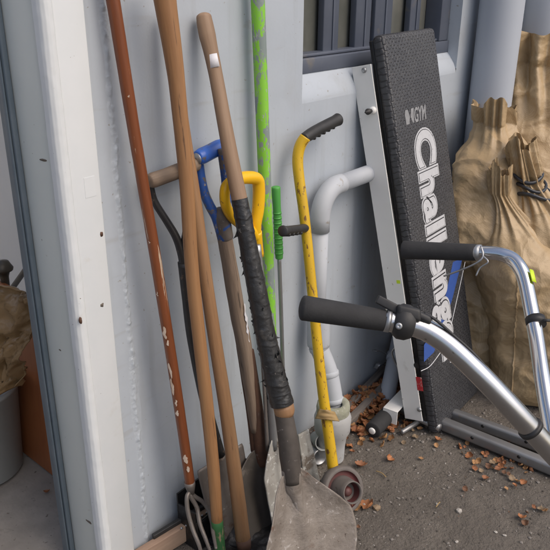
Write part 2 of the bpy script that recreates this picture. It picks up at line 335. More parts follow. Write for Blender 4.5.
def text_mesh(body, size, offset, shear=0.0, space=1.0, extrude=.0004):
    cu = bpy.data.curves.new('lettering', 'FONT'); cu.body = body; cu.size = size; cu.offset = offset; cu.shear = shear
    cu.space_character = space; cu.extrude = extrude; cu.resolution_u = 6
    o = bpy.data.objects.new('lettering', cu); COL.objects.link(o)
    dg = bpy.context.evaluated_depsgraph_get(); me = bpy.data.meshes.new_from_object(o.evaluated_get(dg))
    vs = [v.co.copy() for v in me.vertices]; fs = [tuple(p.vertices) for p in me.polygons]
    bpy.data.objects.remove(o); bpy.data.curves.remove(cu); bpy.data.meshes.remove(me); return vs, fs

# ================================================================== SETTING: ground
def gh(x, y):
    h = .010*noise.noise(V((x*2.2, y*2.2, .3))) + .006*noise.noise(V((x*7, y*7, 4.)))
    h += .003*noise.noise(V((x*23, y*23, 9.)))
    f = min(1, max(0, (-y-.02)/.25)); return h*(.35+.65*f) - .004
def axis_steps(lo, hi, a, b, fine):
    xs = []; x = a
    while x <= b: xs.append(x); x += fine
    s = fine; x = a
    while x > lo: s *= 1.5; x -= s; xs.insert(0, max(x, lo))
    s = fine; x = xs[-1]
    while x < hi: s *= 1.5; x += s; xs.append(min(x, hi))
    return xs
gx = axis_steps(-80, 80, .85, 3.0, .012); gy = axis_steps(-80, 0.0, -1.1, .0, .012)
mb = MB()
vs = [V((x, y, gh(x, y) if (-1 < x < 5 and y > -4) else 0)) for y in gy for x in gx]
nx = len(gx)
fs = [(j*nx+i, j*nx+i+1, (j+1)*nx+i+1, (j+1)*nx+i) for j in range(len(gy)-1) for i in range(nx-1)]
mb.add(vs, fs); ground = mb.build('ground', M['soil']); ground['kind'] = 'structure'; ground['label'] = 'gritty grey brown dirt ground along the wall'
mb = MB(); mb.abox(-3.2, 1.5795, .0, 4.0, -.10, -.002)
fl = mb.build('garage_floor', M['concrete']); fl['kind'] = 'structure'; fl['label'] = 'dusty concrete garage floor inside the doorway'

# gravel as one uncountable mass
def rock(mb, c, r, seed):
    bm = bmesh.new(); bmesh.ops.create_icosphere(bm, subdivisions=1, radius=1)
    q = V((random.uniform(.7, 1.3), random.uniform(.7, 1.3), random.uniform(.4, .8)))
    rot = Matrix.Rotation(random.uniform(0, 6.28), 3, 'Z')
    vs = [V(c) + rot @ V((v.co.x*q.x, v.co.y*q.y, v.co.z*q.z))*r*(1+.35*noise.noise(v.co*1.7+V((seed, 0, 0)))) for v in bm.verts]
    fs = [[v.index for v in f.verts] for f in bm.faces]; bm.free(); mb.add(vs, fs, smooth=False)
for gi, (cnt, rmin, rmax) in enumerate([(2400, .0014, .0065), (1500, .0014, .005), (650, .0011, .0040)]):
    mb = MB()
    for k in range(cnt):
        x = random.uniform(.95, 2.9); y = -abs(random.gauss(.05, .5)) if k % 3 == 0 else random.uniform(-1.1, -.02)
        r = rmin+(rmax-rmin)*random.random()**3
        if noise.noise(V((x*4, y*4, 7))) < -.25: continue
        rock(mb, (x, y, gh(x, y)+r*.25), r, k*.37)
    o = mb.build('gravel', M['gravel%d' % gi]); o['kind'] = 'stuff'; o['label'] = ['fine grey grit on the dirt', 'fine dark grit on the dirt', 'fine pale grit on the dirt'][gi]; o['category'] = 'gravel'

# ================================================================== BUILDING
XJ0, XJ1, WX0, WX1, WZ0, WZ1 = .818, .914, 1.66, 2.675, 1.186, 2.25
T = .16
bld = thing('garage_building', 'pale blue grey rendered garage wall with doorway and dark framed window', 'building', (XJ1, 0, 0))
mb = MB(); yb = .30
def front(x0, x1, z0, z1, ylo=0.0, yhi=T): mb.abox(x0, x1, ylo, yhi, z0, z1)
# gridded front face so the render is not a perfect plane
def wall_patch(x0, x1, z0, z1):
    nx_, nz_ = max(2, int((x1-x0)/.02)), max(2, int((z1-z0)/.02))
    def fn(u, v):
        x = x0+(x1-x0)*u; z = z0+(z1-z0)*v
        e = min(1, min(u, 1-u)*nx_*.25, min(v, 1-v)*nz_*.25)
        return V((x, .0022*e*(noise.noise(V((x*3, z*3, 1)))+.6*noise.noise(V((x*11, z*11, 2))))-.004*0, z))
    mb.grid(nx_, nz_, fn)
XR = 6.0
wall_patch(XJ1, WX0, -.05, 3.2); wall_patch(WX1, XR, -.05, 3.2)
wall_patch(WX0, WX1, -.05, WZ0-.0155); wall_patch(WX0, WX1, WZ1, 3.2); wall_patch(-3.2, XJ1, 2.3, 3.2); wall_patch(-3.2, -2.0, -.05, 2.3)
# reveals of the window opening
YR = .045
def quad(a, b, c, d): mb.add([a, b, c, d], [(0, 1, 2, 3)], smooth=False)
quad((WX1, 0, WZ0), (WX1, T, WZ0+.063), (WX1, T, WZ1), (WX1, 0, WZ1)); quad((WX0, 0, WZ0), (WX0, 0, WZ1), (WX0, T, WZ1), (WX0, T, WZ0+.063))
quad((WX0, 0, WZ1), (WX1, 0, WZ1), (WX1, T, WZ1), (WX0, T, WZ1))
mb.build('wall', M['wall'], bld)
mb = MB(); mb.grid(40, 16, lambda u, v: V((WX0+(WX1-WX0)*u, (YR+.001)*v**1.35, WZ0-.016+.077*v**.82+.001*noise.noise(V((u*20, v*4, 3))))))
mb.build('sill', M['wall'], bld)
mb = MB(); mb.abox(XJ1+.02, XR, T, T+.05, -.05, WZ0-.03); mb.abox(XJ1+.02, WX0-.02, T, T+.05, WZ0-.03, 3.2); mb.abox(WX1+.02, XR, T, T+.05, WZ0-.03, 3.2); mb.abox(-3.2, XJ1+.02, .02, T+.05, 2.3, 3.2); mb.abox(-3.2, -2., .02, T+.05, 0, 2.3)
mb.build('inner_leaf', M['inwall'], bld)
mb = MB(); mb.abox(1.58, 1.62, .21, 4.0, 0, 2.5); mb.abox(-3.2, 1.58, 4.0, 4.05, 0, 2.5); mb.abox(-3.25, -3.2, 0.02, 4.05, 0, 2.5)
mb.build('interior_wall', M['inwall'], bld)
mb = MB(); mb.abox(1.62, XR, 1.2, 1.24, 0, 2.5); mb.build('back_wall', M['inwall'], bld)
mb = MB(); mb.abox(-3.4, XR, -.06, .30, 3.2, 3.3); mb.build('coping', M['greyplank'], bld)
# rough bead of filler down the wall
def bead(u, v):
    z = -.03+2.5*v; cx = .972+.006*noise.noise(V((z*3, 0, 1))); x = cx+(u-.5)*.044
    prof = math.exp(-((u-.5-.12*noise.noise(V((z*9, 3, 1))))/.17)**2)
    n1 = noise.noise(V((x*90, z*55, 3))); n2 = noise.noise(V((x*190, z*130, 7)))
    h = prof*(.0015+.0042*max(0, n1+.15)+.0022*max(0, n2))-.0012*(abs(u-.5)*2)**2
    return V((x, -h, z))
mb = MB(); mb.grid(22, 1000, bead)
mb.build('filler_bead', M['bead'], bld)
# door frame
df = MB(); df.abox(XJ0+.020, XJ1, -.016, T, -.02, 2.35, .003)
df = df.build('door_frame', M['jamb'], bld); df['label'] = 'white painted timber door frame with chips and dirt'
# bead moulding on the corner and the return side of the frame
def bd(u, v):
    prof_ = [(-.003, .012), (-.0042, -.004), (-.002, -.0125), (.004, -.0185), (.011, -.0205), (.019, -.0195), (.0225, -.017), (.0235, -.0135), (.0250, -.0135)]
    i_ = min(len(prof_)-2, int(u*(len(prof_)-1)+1e-6)); f_ = u*(len(prof_)-1)-i_; x = prof_[i_][0]*(1-f_)+prof_[i_+1][0]*f_; y = prof_[i_][1]*(1-f_)+prof_[i_+1][1]*f_
    z = -.02+2.37*v; return V((XJ0+x+.0009*noise.noise(V((z*9, u*2, 1)))+.0005*noise.noise(V((z*45, u*5, 1))), y+.0009*noise.noise(V((z*8, u*2, 4)))+.0006*noise.noise(V((z*50, u*5, 7))), z))
mb = MB(); mb.grid(32, 500, bd); mb.build('corner_bead', M['jamb'], df)
pA = plane(42, 300, (1, 0, 0), XJ0+.004); pB = plane(33, 300, (1, 0, 0), XJ0-.002)
YS = pA.y
mb = MB(); mb.abox(XJ0+.004, XJ0+.0195, .004, YS+.06, -.02, 2.35, .002); mb.build('frame_return', M['reveal'], df)
mb = MB(); mb.abox(XJ0-.010, XJ0+.003, YS, YS+.042, 0, 2.35, .003); mb.abox(XJ0-.016, XJ0-.0115, YS+.006, YS+.020, 0, 2.35, .002)
mb.build('weather_strip', M['strip'], df)
# blob of old sealant, label and dirt on the frame
def chip(P, ax1, ax2, nr, r1, r2, seed, m_, name='paint_chip'):
    mb = MB(); k_ = 14
    ring = []
    for i in range(k_):
        q = 2*math.pi*i/k_; f_ = 1+.45*noise.noise(V((math.cos(q)*1.3+seed, math.sin(q)*1.3, seed)))
        ring.append(P+ax1*(r1*f_*math.cos(q))+ax2*(r2*f_*math.sin(q)))
    mb.add([P+nr*.0012]+[p+nr*.0004 for p in ring]+[p-nr*.004 for p in ring], [(0, 1+i, 1+(i+1) % k_) for i in range(k_)]+[(1+i, 1+k_+i, 1+k_+(i+1) % k_, 1+(i+1) % k_) for i in range(k_)])
    return mb.build(name, m_, df)
XA, ZA, YN, XN = V((1, 0, 0)), V((0, 0, 1)), V((0, -1, 0)), V((-1, 0, 0))
for k, (px, py, r1, r2, mm) in enumerate([(81, 321, .0032, .007, 'rust'), (101.5, 234, .004, .006, 'rust'), (102, 305, .005, .005, 'mark')]):
    chip(wal(px, py, .0160 if px > 83 else .026), XA, ZA, YN, r1, r2, k*1.7, M[mm])
for k, (px, py, r1, r2, mm) in enumerate([(88, 455, .010, .009, 'mark'), (89, 522, .012, .004, 'mark'), (43, 160, .012, .003, 'mark'), (60, 350, .004, .002, 'mark')]):
    chip(plane(px, py, (1, 0, 0), XJ0+.0038), V((0, 1, 0)), ZA, XN, r1, r2, 30+k*1.7, M[mm])
mb = MB(); P = wal(90, 187, .016); mb.box(P, (1, 0, 0), (0, 0, 1), (0, -1, 0), -.014, .014, -.022, .022, -.001, .0005); mb.build('peeled_sticker', M['jamb'], df)

# window
ZB = WZ0+.061
win = MB(); F0, F1 = YR, YR+.05
win.abox(WX0-.02, WX1+.0, F0-.004, F1, ZB-.001, ZB+.042, .003)          # bottom rail
win.abox(WX0-.02, WX1, F0+.012, F1+.02, ZB+.0435, ZB+.052, .002)         # stepped inner ledge
win.abox(WX1-.075, WX1-.001, F0+.002, F1+.02, ZB+.043, WZ1-.05, .003); win.abox(WX0-.02, WX0+.055, F0+.002, F1+.02, ZB+.043, WZ1-.05, .003)
win.abox(WX0-.02, WX1, F0, F1+.02, WZ1-.049, WZ1, .003)
win = win.build('window', M['frame'], bld); win['label'] = 'grey blue framed window with upright bars above the bench'
def wx(px, off): return plane(px, 20, (0, 1, 0), YR+off).x
for a, b in [(323, 340), (355, 372), (374, 393), (409, 421)]:
    x0, x1 = wx(a+1, .036), wx(b-1, .036)
    mb = MB(); mb.abox(x0, x1, F0+.036, F0+.060, ZB+.046, WZ1-.05, .003)
    mb.abox(x0+(x1-x0)*.55, x0+(x1-x0)*.62, F0+.032, F0+.0355, ZB+.046, WZ1-.05)
    mb.build('mullion', M['frame'], win)
mb = MB(); mb.abox(WX0, WX1, F1+.021, F1+.025, ZB+.05, WZ1-.05); mb.build('pane', M['glass'], win)
mb = MB(); mb.abox(WX0, WX1-.30, F1+.05, F1+.052, ZB+.06, WZ1-.06); mb.build('blind', M['curtain'], win)

# wide downpipes beyond the window
for k, (px, wpx, lab) in enumerate([(502, 44, 'pale blue grey round downpipe between window and brown sacks'), (548, 46, 'pale blue grey round downpipe behind the tallest brown sack')]):
    P = wal(px, 2, .11); r = rad(wpx, P); P = wal(px, 2, r+.012); r = rad(wpx, P)
    t = thing('downpipe', lab, 'downpipe', (P.x, -r-.012, 0), 'downpipes on the rendered wall')
    mb = MB(); mb.tube([(P.x, -r-.012, 2.9*i/40) for i in range(41)], r, n=40); mb.build('pipe', M['pipe'], t)
    for z in (.55, 1.75):
        mb = MB(); mb.tube([(P.x, -r-.012, z-.02), (P.x, -r-.012, z+.02)], r+.004, n=40); mb.abox(P.x-.03, P.x+.03, -.014, .002, z-.02, z+.02); mb.build('bracket', M['pipe'], t)

# ================================================================== white waste pipe
pO = .055
a = [wal(x, y, pO) for x, y in [(400, 158), (372, 172), (345, 186)]]
b = [wal(x, y, pO) for x, y in [(319.5, 240), (321, 290), (322.5, 332)]]
zt = wal(372, 172, pO).z
x0 = b[0].x
rp = rad(17.3, b[0])
t = thing('waste_pipe', 'white plastic waste pipe elbowing down the wall behind yellow edger', 'pipe', (x0, -pO, 0))
mb = MB(); mb.tube([(x0+.10, -pO, zt), (2.35, -pO, zt)], rp*1.02, n=28); mb.build('pipe', M['pvc'], t)
mb = MB(); Rb = .085
arc = [V((x0+.11, -pO, zt)), V((x0+.095, -pO, zt))] + [V((x0+Rb-Rb*math.sin(q), -pO, zt-Rb+Rb*math.cos(q))) for q in [R(i*7.5) for i in range(0, 13)]] + [V((x0, -pO, zt-Rb-.045))]
mb.tube(arc, [rp*1.13]*(len(arc)), n=28); mb.build('elbow', M['pvc'], t)
zc = wal(323, 332, pO).z
mb = MB(); mb.tube([(x0, -pO, zt-Rb-.03), (x0, -pO, zc)], rp, n=28); mb.build('pipe', M['pvc'], t)
# swan-neck of two short bends and a straight spigot
q1 = V((x0, -pO, zc)); low = gnd(331, 430, .10)
q0_ = online(318.5, 312, q1, q1+V((0, 0, .1))); qa = online(318.5, 346, q1, low); q2 = online(328.5, 372, q1, low); q3 = online(334, 402, q1, low)
mb = MB(); mb.tube(spline([q1+V((0, 0, .02)), qa, q2, q3, q3+V((0, -.002, -.05))], 6), rp*1.15, n=28); mb.build('offset_bend', M['pvc'], t)
mb = MB(); mb.tube(spline([q0_, q0_.lerp(qa, .12), q0_.lerp(qa, .9), qa], 3), lerp_list([rp*1.1, rp*1.40, rp*1.42, rp*1.25], 3), n=30); mb.build('coupling', M['pvc'], t)
for P_, Q_ in [(qa, q2), (q2, q3), (q3, q2)]:
    e = (Q_-P_).normalized(); mb = MB(); mb.tube([P_-e*.004, P_, P_+e*.012, P_+e*.015], [rp*1.17, rp*1.27, rp*1.27, rp*1.17], n=28); mb.build('collar', M['pvc'], t)
GB = gnd(331, 456, 0)
gz = online(334, 404, GB, GB+V((0, 0, 1))).z
mb = MB(); r2 = rad(33, V((GB.x, GB.y, gz)))
mb.lathe(V((GB.x, GB.y, 0)), (0, 0, 1), [(gz-.045, r2*.98), (gz-.012, r2*1.03), (gz+.004, r2*.98), (gz+.008, r2*.7), (gz, r2*.55)], 32); mb.build('mortar_collar', M['mossy'], t)
mb = MB(); mb.lathe(V((GB.x, GB.y, 0)), (0, 0, 1), [(-.02, r2*.80), (.05, r2*.84), (gz-.12, r2*.92), (gz-.10, r2*1.1), (gz-.05, r2*1.14), (gz-.035, r2*1.05), (gz-.02, r2*.9)], 36); mb.build('gully_hopper', M['dirtypvc'], t)
# broken glazed bits beside the gully
t = thing('broken_jar', 'broken pale glass jar lying against the drain gully', 'jar', gnd(318, 452, .0))
P = gnd(320, 440, .07); mb = MB(); ax = V((-.5, -.75, .35)).normalized()
mb.lathe(P, ax, [(-.05, .012), (-.04, .022), (.0, .026), (.03, .027), (.034, .030), (.034, .026), (.0, .022)], 24); mb.build('jar_body', M['bin'], t)
mb = MB(); mb.lathe(gnd(318, 456, .03), (-.3, -.8, .2), [(-.06, .02), (0, .024), (.012, .028), (.012, .023), (-.05, .019)], 20); mb.build('jar_shard', M['galv'], t)

# ================================================================== long tools
def flat_blade(mb, neck, L, Wd, N, length, half, dish=.012, crease=.0, curl=0.0, nu=22, nv=28):
    L = V(L).normalized(); Wd = V(Wd); Wd = (Wd-L*Wd.dot(L)).normalized(); N = L.cross(Wd) if L.cross(Wd).dot(V(N)) > 0 else Wd.cross(L)
    def fn(u, v):
        h = half(v); s = (u-.5)*2
        c = -dish*(1-s*s)*min(1, v*3)+crease*max(0, 1-abs(s)*5)*max(0, 1-v*1.15)+curl*v*v
        c += .002*noise.noise(V((u*6, v*6, length*10)))
        return V(neck)+L*length*v+Wd*h*s+N*c
    mb.grid(nu, nv, fn); return mb

# --- brown varnished cultivator
A, B = wal(113, 0, .035), wal(190, 485, .10)
t = thing('cultivator', 'long dark varnished hand cultivator with paint splashes, nearest the white frame', 'cultivator', gnd(200, 545))
top = A+(A-B)*.28
P, r = shaft(A, B, [(113, 0, 14.3), (135, 137, 12.4), (157.5, 270, 11.4), (179.5, 410, 10.6), (190, 483, 10)])
P = [top] + P; r = [r[0]*1.04] + r
mb = MB(); mb.tube(P, r, n=24, jitter=.02, seed=1, dome=.5); mb.build('handle', M['varnished'], t)
for k, (x_, y_, ln_, wd_) in enumerate([(166.5, 330, .035, .8), (164.5, 341, .016, .5), (170, 368, .045, .5), (173, 384, .05, .7), (176, 400, .02, .5), (178, 410, .018, .6), (184, 456, .03, .9), (186, 466, .02, .7), (162.5, 291, .012, .3), (123, 77, .010, .6), (118, 56, .006, .4), (131, 95, .005, .3), (153, 240, .006, .3)]):
    q = online(x_, y_, A, B); ee_ = (B-A).normalized(); a1 = (-FWD+ee_*FWD.dot(ee_)).normalized(); b1 = ee_.cross(a1); rr = rad(11.4 if y_ > 200 else 12.9, q)*1.012; cc = A+ee_*(q-A).dot(ee_)
    o0 = (q-cc).dot(b1)/rr*0+random.uniform(-.35, .35); mb = MB()
    def fl(u, v):
        w_ = wd_*math.sin(math.pi*min(1, max(0, v*.98+.01)))**.6*(.6+.9*abs(noise.noise(V((v*3, k*3.3, 1)))))
        q_ = o0+(u-.5)*w_+.25*noise.noise(V((v*2.5, k*1.7, 4)))
        return cc+ee_*ln_*(v-.5)+(a1*math.cos(q_)+b1*math.sin(q_))*rr
    mb.grid(6, 14, fl); mb.build('paint_splash', M['cream'], t)
e = (B-A).normalized(); mb = MB(); mb.tube([B-e*.012, B, B+e*.03], [r[-1]*1.1, r[-1]*1.08, r[-1]*.6], n=20); mb.build('ferrule', M['steel_old'], t)
hd = B+e*.028
for pth in ([(187, 497), (188, 512), (193, 530), (199, 545), (203, 560)], [(194, 496), (204, 503), (211, 516), (213, 532), (216, 548)], [(191, 497), (197, 508), (200, 524), (206, 540), (212, 556)]):
    pts = [hd-e*.01] + [wal(x, y, .105+.045*i/4*(i+1)*.5) for i, (x, y) in enumerate(pth)]
    mb = MB(); mb.tube(spline(pts, 5), lerp_list([.006, .0062, .0062, .006, .0055, .004], 5), n=12, dome=1); mb.build('tine', M['steel_old'], t)

# --- T handled spade with wooden grip and black straps
A, B = wal(165, 176, .04), wal(228, 478, .12)
t = thing('spade', 'old spade with weathered wooden grip and black forked strap, behind twin ash handles', 'spade', gnd(232, 520))
mb = MB(); P = [wal(149.5, 181, .04), wal(153, 180, .04), wal(165, 176, .04), wal(178, 171, .04), wal(196, 164, .04)]
mb.tube(spline(P, 4), lerp_list([rad(13, P[0]), rad(16, P[0]), rad(15.5, P[0]), rad(16, P[0]), rad(15, P[0])], 4), n=20, jitter=.06, seed=4, dome=.25); mb.build('grip', M['weathered'], t)
for path in ([(151, 178), (152, 192), (156, 204), (166, 220), (176, 237), (182, 255), (184, 268)], [(192, 167), (192, 190), (189, 212), (186, 232), (184, 250), (185, 268)]):
    pts = [online(x, y, A, B) for x, y in path]
    mb = MB(); mb.tube(spline(pts, 5), lerp_list([.008, .0105, .0115, .012, .013, .0145, .015], 5), n=16, flat=.75); mb.build('strap', M['blackpaint'], t)
P, r = shaft(A, B, [(184, 262, 13), (188, 300, 12), (193, 340, 11.5), (205, 400, 11), (220, 455, 11)])
mb = MB(); mb.tube(P, r, n=18, jitter=.03, seed=6); mb.build('handle', M['blackpaint'], t)
nk = P[-1]; L_ = (gnd(238, 540)-nk)
mb = MB(); flat_blade(mb, nk+L_*.02, L_, (1, -.12, 0), (0, -1, .2), L_.length*.97, lambda v: .085*(1-.12*v)*min(1, .96+v), dish=.008, crease=.01); mb.build('blade', M['steel_old'], t, solid=.003)
mb = MB(); mb.tube([nk-(P[-1]-P[-2]).normalized()*.06, nk+L_*.12], [.0115, .006], n=14); mb.build('socket', M['steel_old'], t)

# --- two ash handles
A, B = wal(165, 0, .085), gnd(221, 560)
t = thing('tool_handle', 'tall honey coloured wooden handle with green painted end on the ground', 'tool handle', B, 'ash tool handles leaning on the wall')
P, r = shaft(A, B, [(161.5, -26, 25), (165, 0, 23), (171, 40, 20), (176.5, 80, 17), (182, 135, 15.2), (187, 190, 14.3), (192, 270, 13.8), (200, 345, 13.4), (208, 415, 13.2), (213.5, 470, 12.4), (217, 520, 11.6)])
mb = MB(); mb.tube(P, r, n=26, jitter=.02, seed=9, dome=.4); mb.build('shaft', M['honey'], t)
P2, r_ = shaft(A, B, [(217, 520.5, 11.9), (219, 540, 11.4), (221, 559, 10.8)], 4)
mb = MB(); mb.tube(P2, r_, n=24, jitter=.02, seed=10, dome=.3); mb.build('painted_tip', M['greentip'], t)
A, B = wal(166, 20, .035), gnd(247, 553)
t = thing('tool_handle', 'honey coloured wooden handle with steel ferrule, crossing behind the green tipped one', 'tool handle', B, 'ash tool handles leaning on the wall')
P, r = shaft(A, B, [(168, 10, 12), (175, 70, 13), (185, 140, 13.3), (193, 190, 13.6), (204.5, 270, 13.4), (215, 340, 13.4), (226, 410, 13.8), (235, 475, 14.4), (243, 538, 14.8)])
mb = MB(); mb.tube(P, r, n=26, jitter=.02, seed=12, dome=.3); mb.build('shaft', M['honey2'], t)
e = (P[-1]-P[-2]).normalized(); mb = MB(); mb.tube([P[-1]-e*.002, P[-1]+e*.035], [r[-1]*1.06, r[-1]*.95], n=20); mb.build('ferrule', M['rust'], t)

# --- blue D handled spade
A, B = wal(210, 152, .05), wal(253, 445, .13)
t = thing('spade', 'spade with chipped blue D grip and weathered wooden shaft with a white paint streak', 'spade', gnd(268, 525))
P = [wal(x, y, .05) for x, y in [(198, 157.5), (202, 156), (210, 152), (219, 147.5), (224, 145.5)]]
mb = MB(); mb.tube(spline(P, 4), lerp_list([rad(14, P[0]), rad(16.5, P[0]), rad(16, P[0]), rad(16.5, P[0]), rad(14, P[0])], 4), n=20, dome=.3); mb.build('grip', M['bluegrip'], t)
mb = MB(); mb.tube([wal(196.5, 159, .05), wal(199, 158, .05)], rad(11.5, P[0]), n=18); mb.build('rivet_cap', M['galv'], t)
for path in ([(199, 160), (201, 178), (204.5, 193), (209.5, 205), (216, 217), (221, 232)], [(221, 148), (224, 165), (226, 182), (226.5, 198), (226, 212), (225, 232)]):
    pts = [online(x, y, A, B) for x, y in path]
    mb = MB(); mb.tube(spline(pts, 5), lerp_list([.0135, .015, .015, .0155, .016, .017], 5), n=18, flat=.8); mb.build('strap', M['bluepaint'], t)
P, r = shaft(A, B, [(221.2, 213, 13.5), (222.6, 224, 15.5), (226, 245, 15), (232, 280, 15.5), (238, 315, 15.6), (244, 345, 15.6), (250, 385, 14), (256, 430, 13)])
mb = MB(); mb.tube(P, r, n=24, jitter=.04, seed=15); mb.build('shaft', M['weathered'], t)
P, r = shaft(A, B, [(219.8, 209, 10), (220.6, 213, 15), (221.8, 218, 17.4), (223.2, 226, 17), (225.2, 238, 16.2)], 5)
mb = MB(); mb.tube(P, r, n=22, jitter=.08, seed=41, dome=.4); mb.build('collar', M['wornblue'], t)
ee_ = (B-A).normalized(); a1 = (-FWD+ee_*FWD.dot(ee_)).normalized(); b1 = ee_.cross(a1); sg_ = 1 if b1.dot(RGT) > 0 else -1
q0 = online(240.5, 322, A, B)
def fl(u, v):
    c = q0+ee_*(.115*(v-.5)); rr = rad(15.9, q0); q_ = sg_*(.95+(u-.5)*.42*(.45+1.5*noise.noise(V((v*6.3, 2.2, 5)))**2)*math.sin(math.pi*(v*.96+.02))**.4)+.30*noise.noise(V((v*5.1, 1.1, 1+u*.6)))
    return c+(a1*math.cos(q_)+b1*math.sin(q_))*rr
mb = MB(); mb.grid(6, 50, fl)
mb.build('paint_streak', M['sticker'], t)
P, r = shaft(A, B, [(251, 350, 6), (254, 380, 10), (257, 410, 13), (259, 435, 15), (262, 462, 17)])
mb = MB(); mb.tube(P, r, n=18, jitter=.06, seed=16, dome=.3); mb.build('socket', M['rust'], t)
P, r = shaft(A, B, [(238, 346, 4), (244, 380, 5.5), (250, 415, 7), (255, 450, 9)])
mb = MB(); mb.tube(P, r, n=14, jitter=.06, seed=17, dome=.6); mb.build('strap', M['rust'], t)
nk = online(260, 448, A, B); tip = gnd(270, 535); L_ = tip-nk
mb = MB(); flat_blade(mb, nk, L_, (1, -.15, 0), (0, -1, .2), L_.length, lambda v: .024+.062*min(1, v*5)**.7-.012*v, dish=.012, crease=.012); mb.build('blade', M['blade_dark'], t, solid=.003)

# --- yellow D handled spade
A, B = wal(246, 178, .097), wal(278, 470, .205)
t = thing('spade', 'spade with glossy yellow plastic D grip, pale blade, behind the taped shovel', 'spade', gnd(285, 515))
ring = [(230, 184), (238, 179), (249, 177.5), (257, 179.5), (258.8, 188), (258.6, 202), (257.6, 213), (256, 224), (256, 236)]
pts = [wal(x, y, .098) for x, y in ring]
mb = MB(); mb.tube(spline(pts, 5), lerp_list([rad(q, pts[0]) for q in (10, 13, 13.5, 13.5, 13.5, 13.5, 13, 12, 11)], 5), n=20, dome=.5)
pts = [wal(x, y, .098) for x, y in [(231, 181), (225.8, 187), (224.6, 198), (226.8, 208), (232.5, 217), (241.5, 225), (251.5, 231), (256, 237)]]
mb.tube(spline(pts, 5), lerp_list([rad(q, pts[0]) for q in (10.5, 10.6, 10.6, 10.6, 11, 11, 11, 11)], 5), n=18, dome=.5)
pts = [wal(x, y, .097) for x, y in [(256, 232), (257.5, 242), (259.5, 256)]]; mb.tube(spline(pts, 4), lerp_list([rad(12, pts[0]), rad(10.5, pts[0]), rad(9.5, pts[0])], 4), n=18)
mb.build('grip', M['yellowplastic'], t)
P, r = shaft(A, B, [(257, 245, 8), (263, 300, 8), (268, 350, 8.4), (271, 400, 8.6), (274, 448, 8.8)])
mb = MB(); mb.tube(P, r, n=18); mb.build('shaft', M['galv'], t)
P, r = shaft(A, B, [(264, 335, 3), (268, 390, 3.6), (271, 450, 4)]); mb = MB(); mb.tube([p-FWD*.006+RGT*.010 for p in P], r, n=12); mb.tube([p-FWD*.006-RGT*.010 for p in P], r, n=12); mb.build('ribbed_socket', M['steel_old'], t)
nk = online(276, 438, A, B); tip = gnd(290, 532); L_ = tip-nk
mb = MB(); flat_blade(mb, nk, L_, (1, -.15, 0), (0, -1, .2), L_.length, lambda v: .018+.050*min(1, v*3.0)**.8-.010*v, dish=.012, crease=.014); mb.build('blade', M['blade_pale'], t, solid=.003)

# --- tall pole with flaking green paint
A, B = wal(257.8, 0, .035), wal(270.5, 330, .05)
t = thing('pole', 'tall straight pole with flaking lime green paint', 'pole', gnd(275, 452))
top = A+(A-B)*.35; bot = B+(B-A)*((B.z-.0)/(A.z-B.z))
mb = MB(); n_ = 40; rA = rad(14.4, A)
mb.tube([top+(bot-top)*i/n_ for i in range(n_+1)], rA, n=24, seed=20); mb.build('shaft', M['greenpaint'], t)

# --- green gripped tool with thin steel rod and flat scraper
A, B = wal(276.5, 187, .03), wal(283.5, 385, .055)
t = thing('scraper', 'long thin steel rod scraper with green rubber grip beside the green pole', 'scraper', gnd(300, 470))
P, r = shaft(A, B, [(275.8, 187.5, 9.4), (276.2, 196, 9), (276.8, 206, 8.2), (277.6, 222, 8.2), (278.3, 238, 8.4), (279, 252, 8.4), (279.2, 258, 7.6)], 4)
mb = MB(); mb.tube(P, r, n=20, dome=.35)
for yy in range(212, 254, 5):
    q = online(277.2+(yy-212)*.045, yy, A, B); q2_ = online(277.2+(yy+1.6-212)*.045, yy+1.6, A, B); mb.tube([q, q2_], rad(8.9, q), n=20)
mb.build('grip', M['greenplastic'], t)
P, r = shaft(A, B, [(279, 255, 4.2), (281, 310, 4.2), (283.5, 385, 4.2), (287, 440, 4.4)]); mb = MB(); mb.tube(P, r, n=14); mb.build('rod', M['galv'], t)
a_, b_ = wal(303, 432, .17), gnd(313, 490); L_ = b_-a_
mb = MB(); flat_blade(mb, a_, L_, (1, -.25, 0), (0, -1, .3), L_.length, lambda v: .020+.012*v, dish=.0); mb.build('blade', M['blade_pale'], t, solid=.006)
mb = MB(); mb.tube(spline([P[-1], wal(294, 436, .14), a_+L_*.1], 4), .006, n=12); mb.build('bracket', M['steel_old'], t)

# --- long shovel with taped shaft
A = wal(205, 20, .03); tipS = gnd(328, 588, .01); B = tipS
t = thing('shovel', 'long round point shovel with shaft wrapped in torn black tape and a white sticker', 'shovel', tipS)
P, r = shaft(A, B, [(203.8, 17, 15.5), (205, 24, 16.6), (207.5, 36, 17), (211, 52, 15.2), (216, 76, 14.2), (223, 115, 14.6), (231, 158, 15.6), (240, 202, 16)])
mb = MB(); mb.tube(P, r, n=26, jitter=.02, seed=23, dome=.55); mb.build('handle', M['greyed'], t)
P, r = shaft(A, B, [(239.4, 199, 16.5), (244, 222, 17.4), (250, 255, 18), (257, 290, 19.5), (263.5, 325, 20), (270, 355, 21), (277, 385, 23), (282, 404, 24)])
P = spline(P, 4); r = lerp_list(r, 4)
ax0 = (P[-1]-P[0]).normalized(); a0_ = (RGT-ax0*RGT.dot(ax0)).normalized(); b0_ = ax0.cross(a0_)
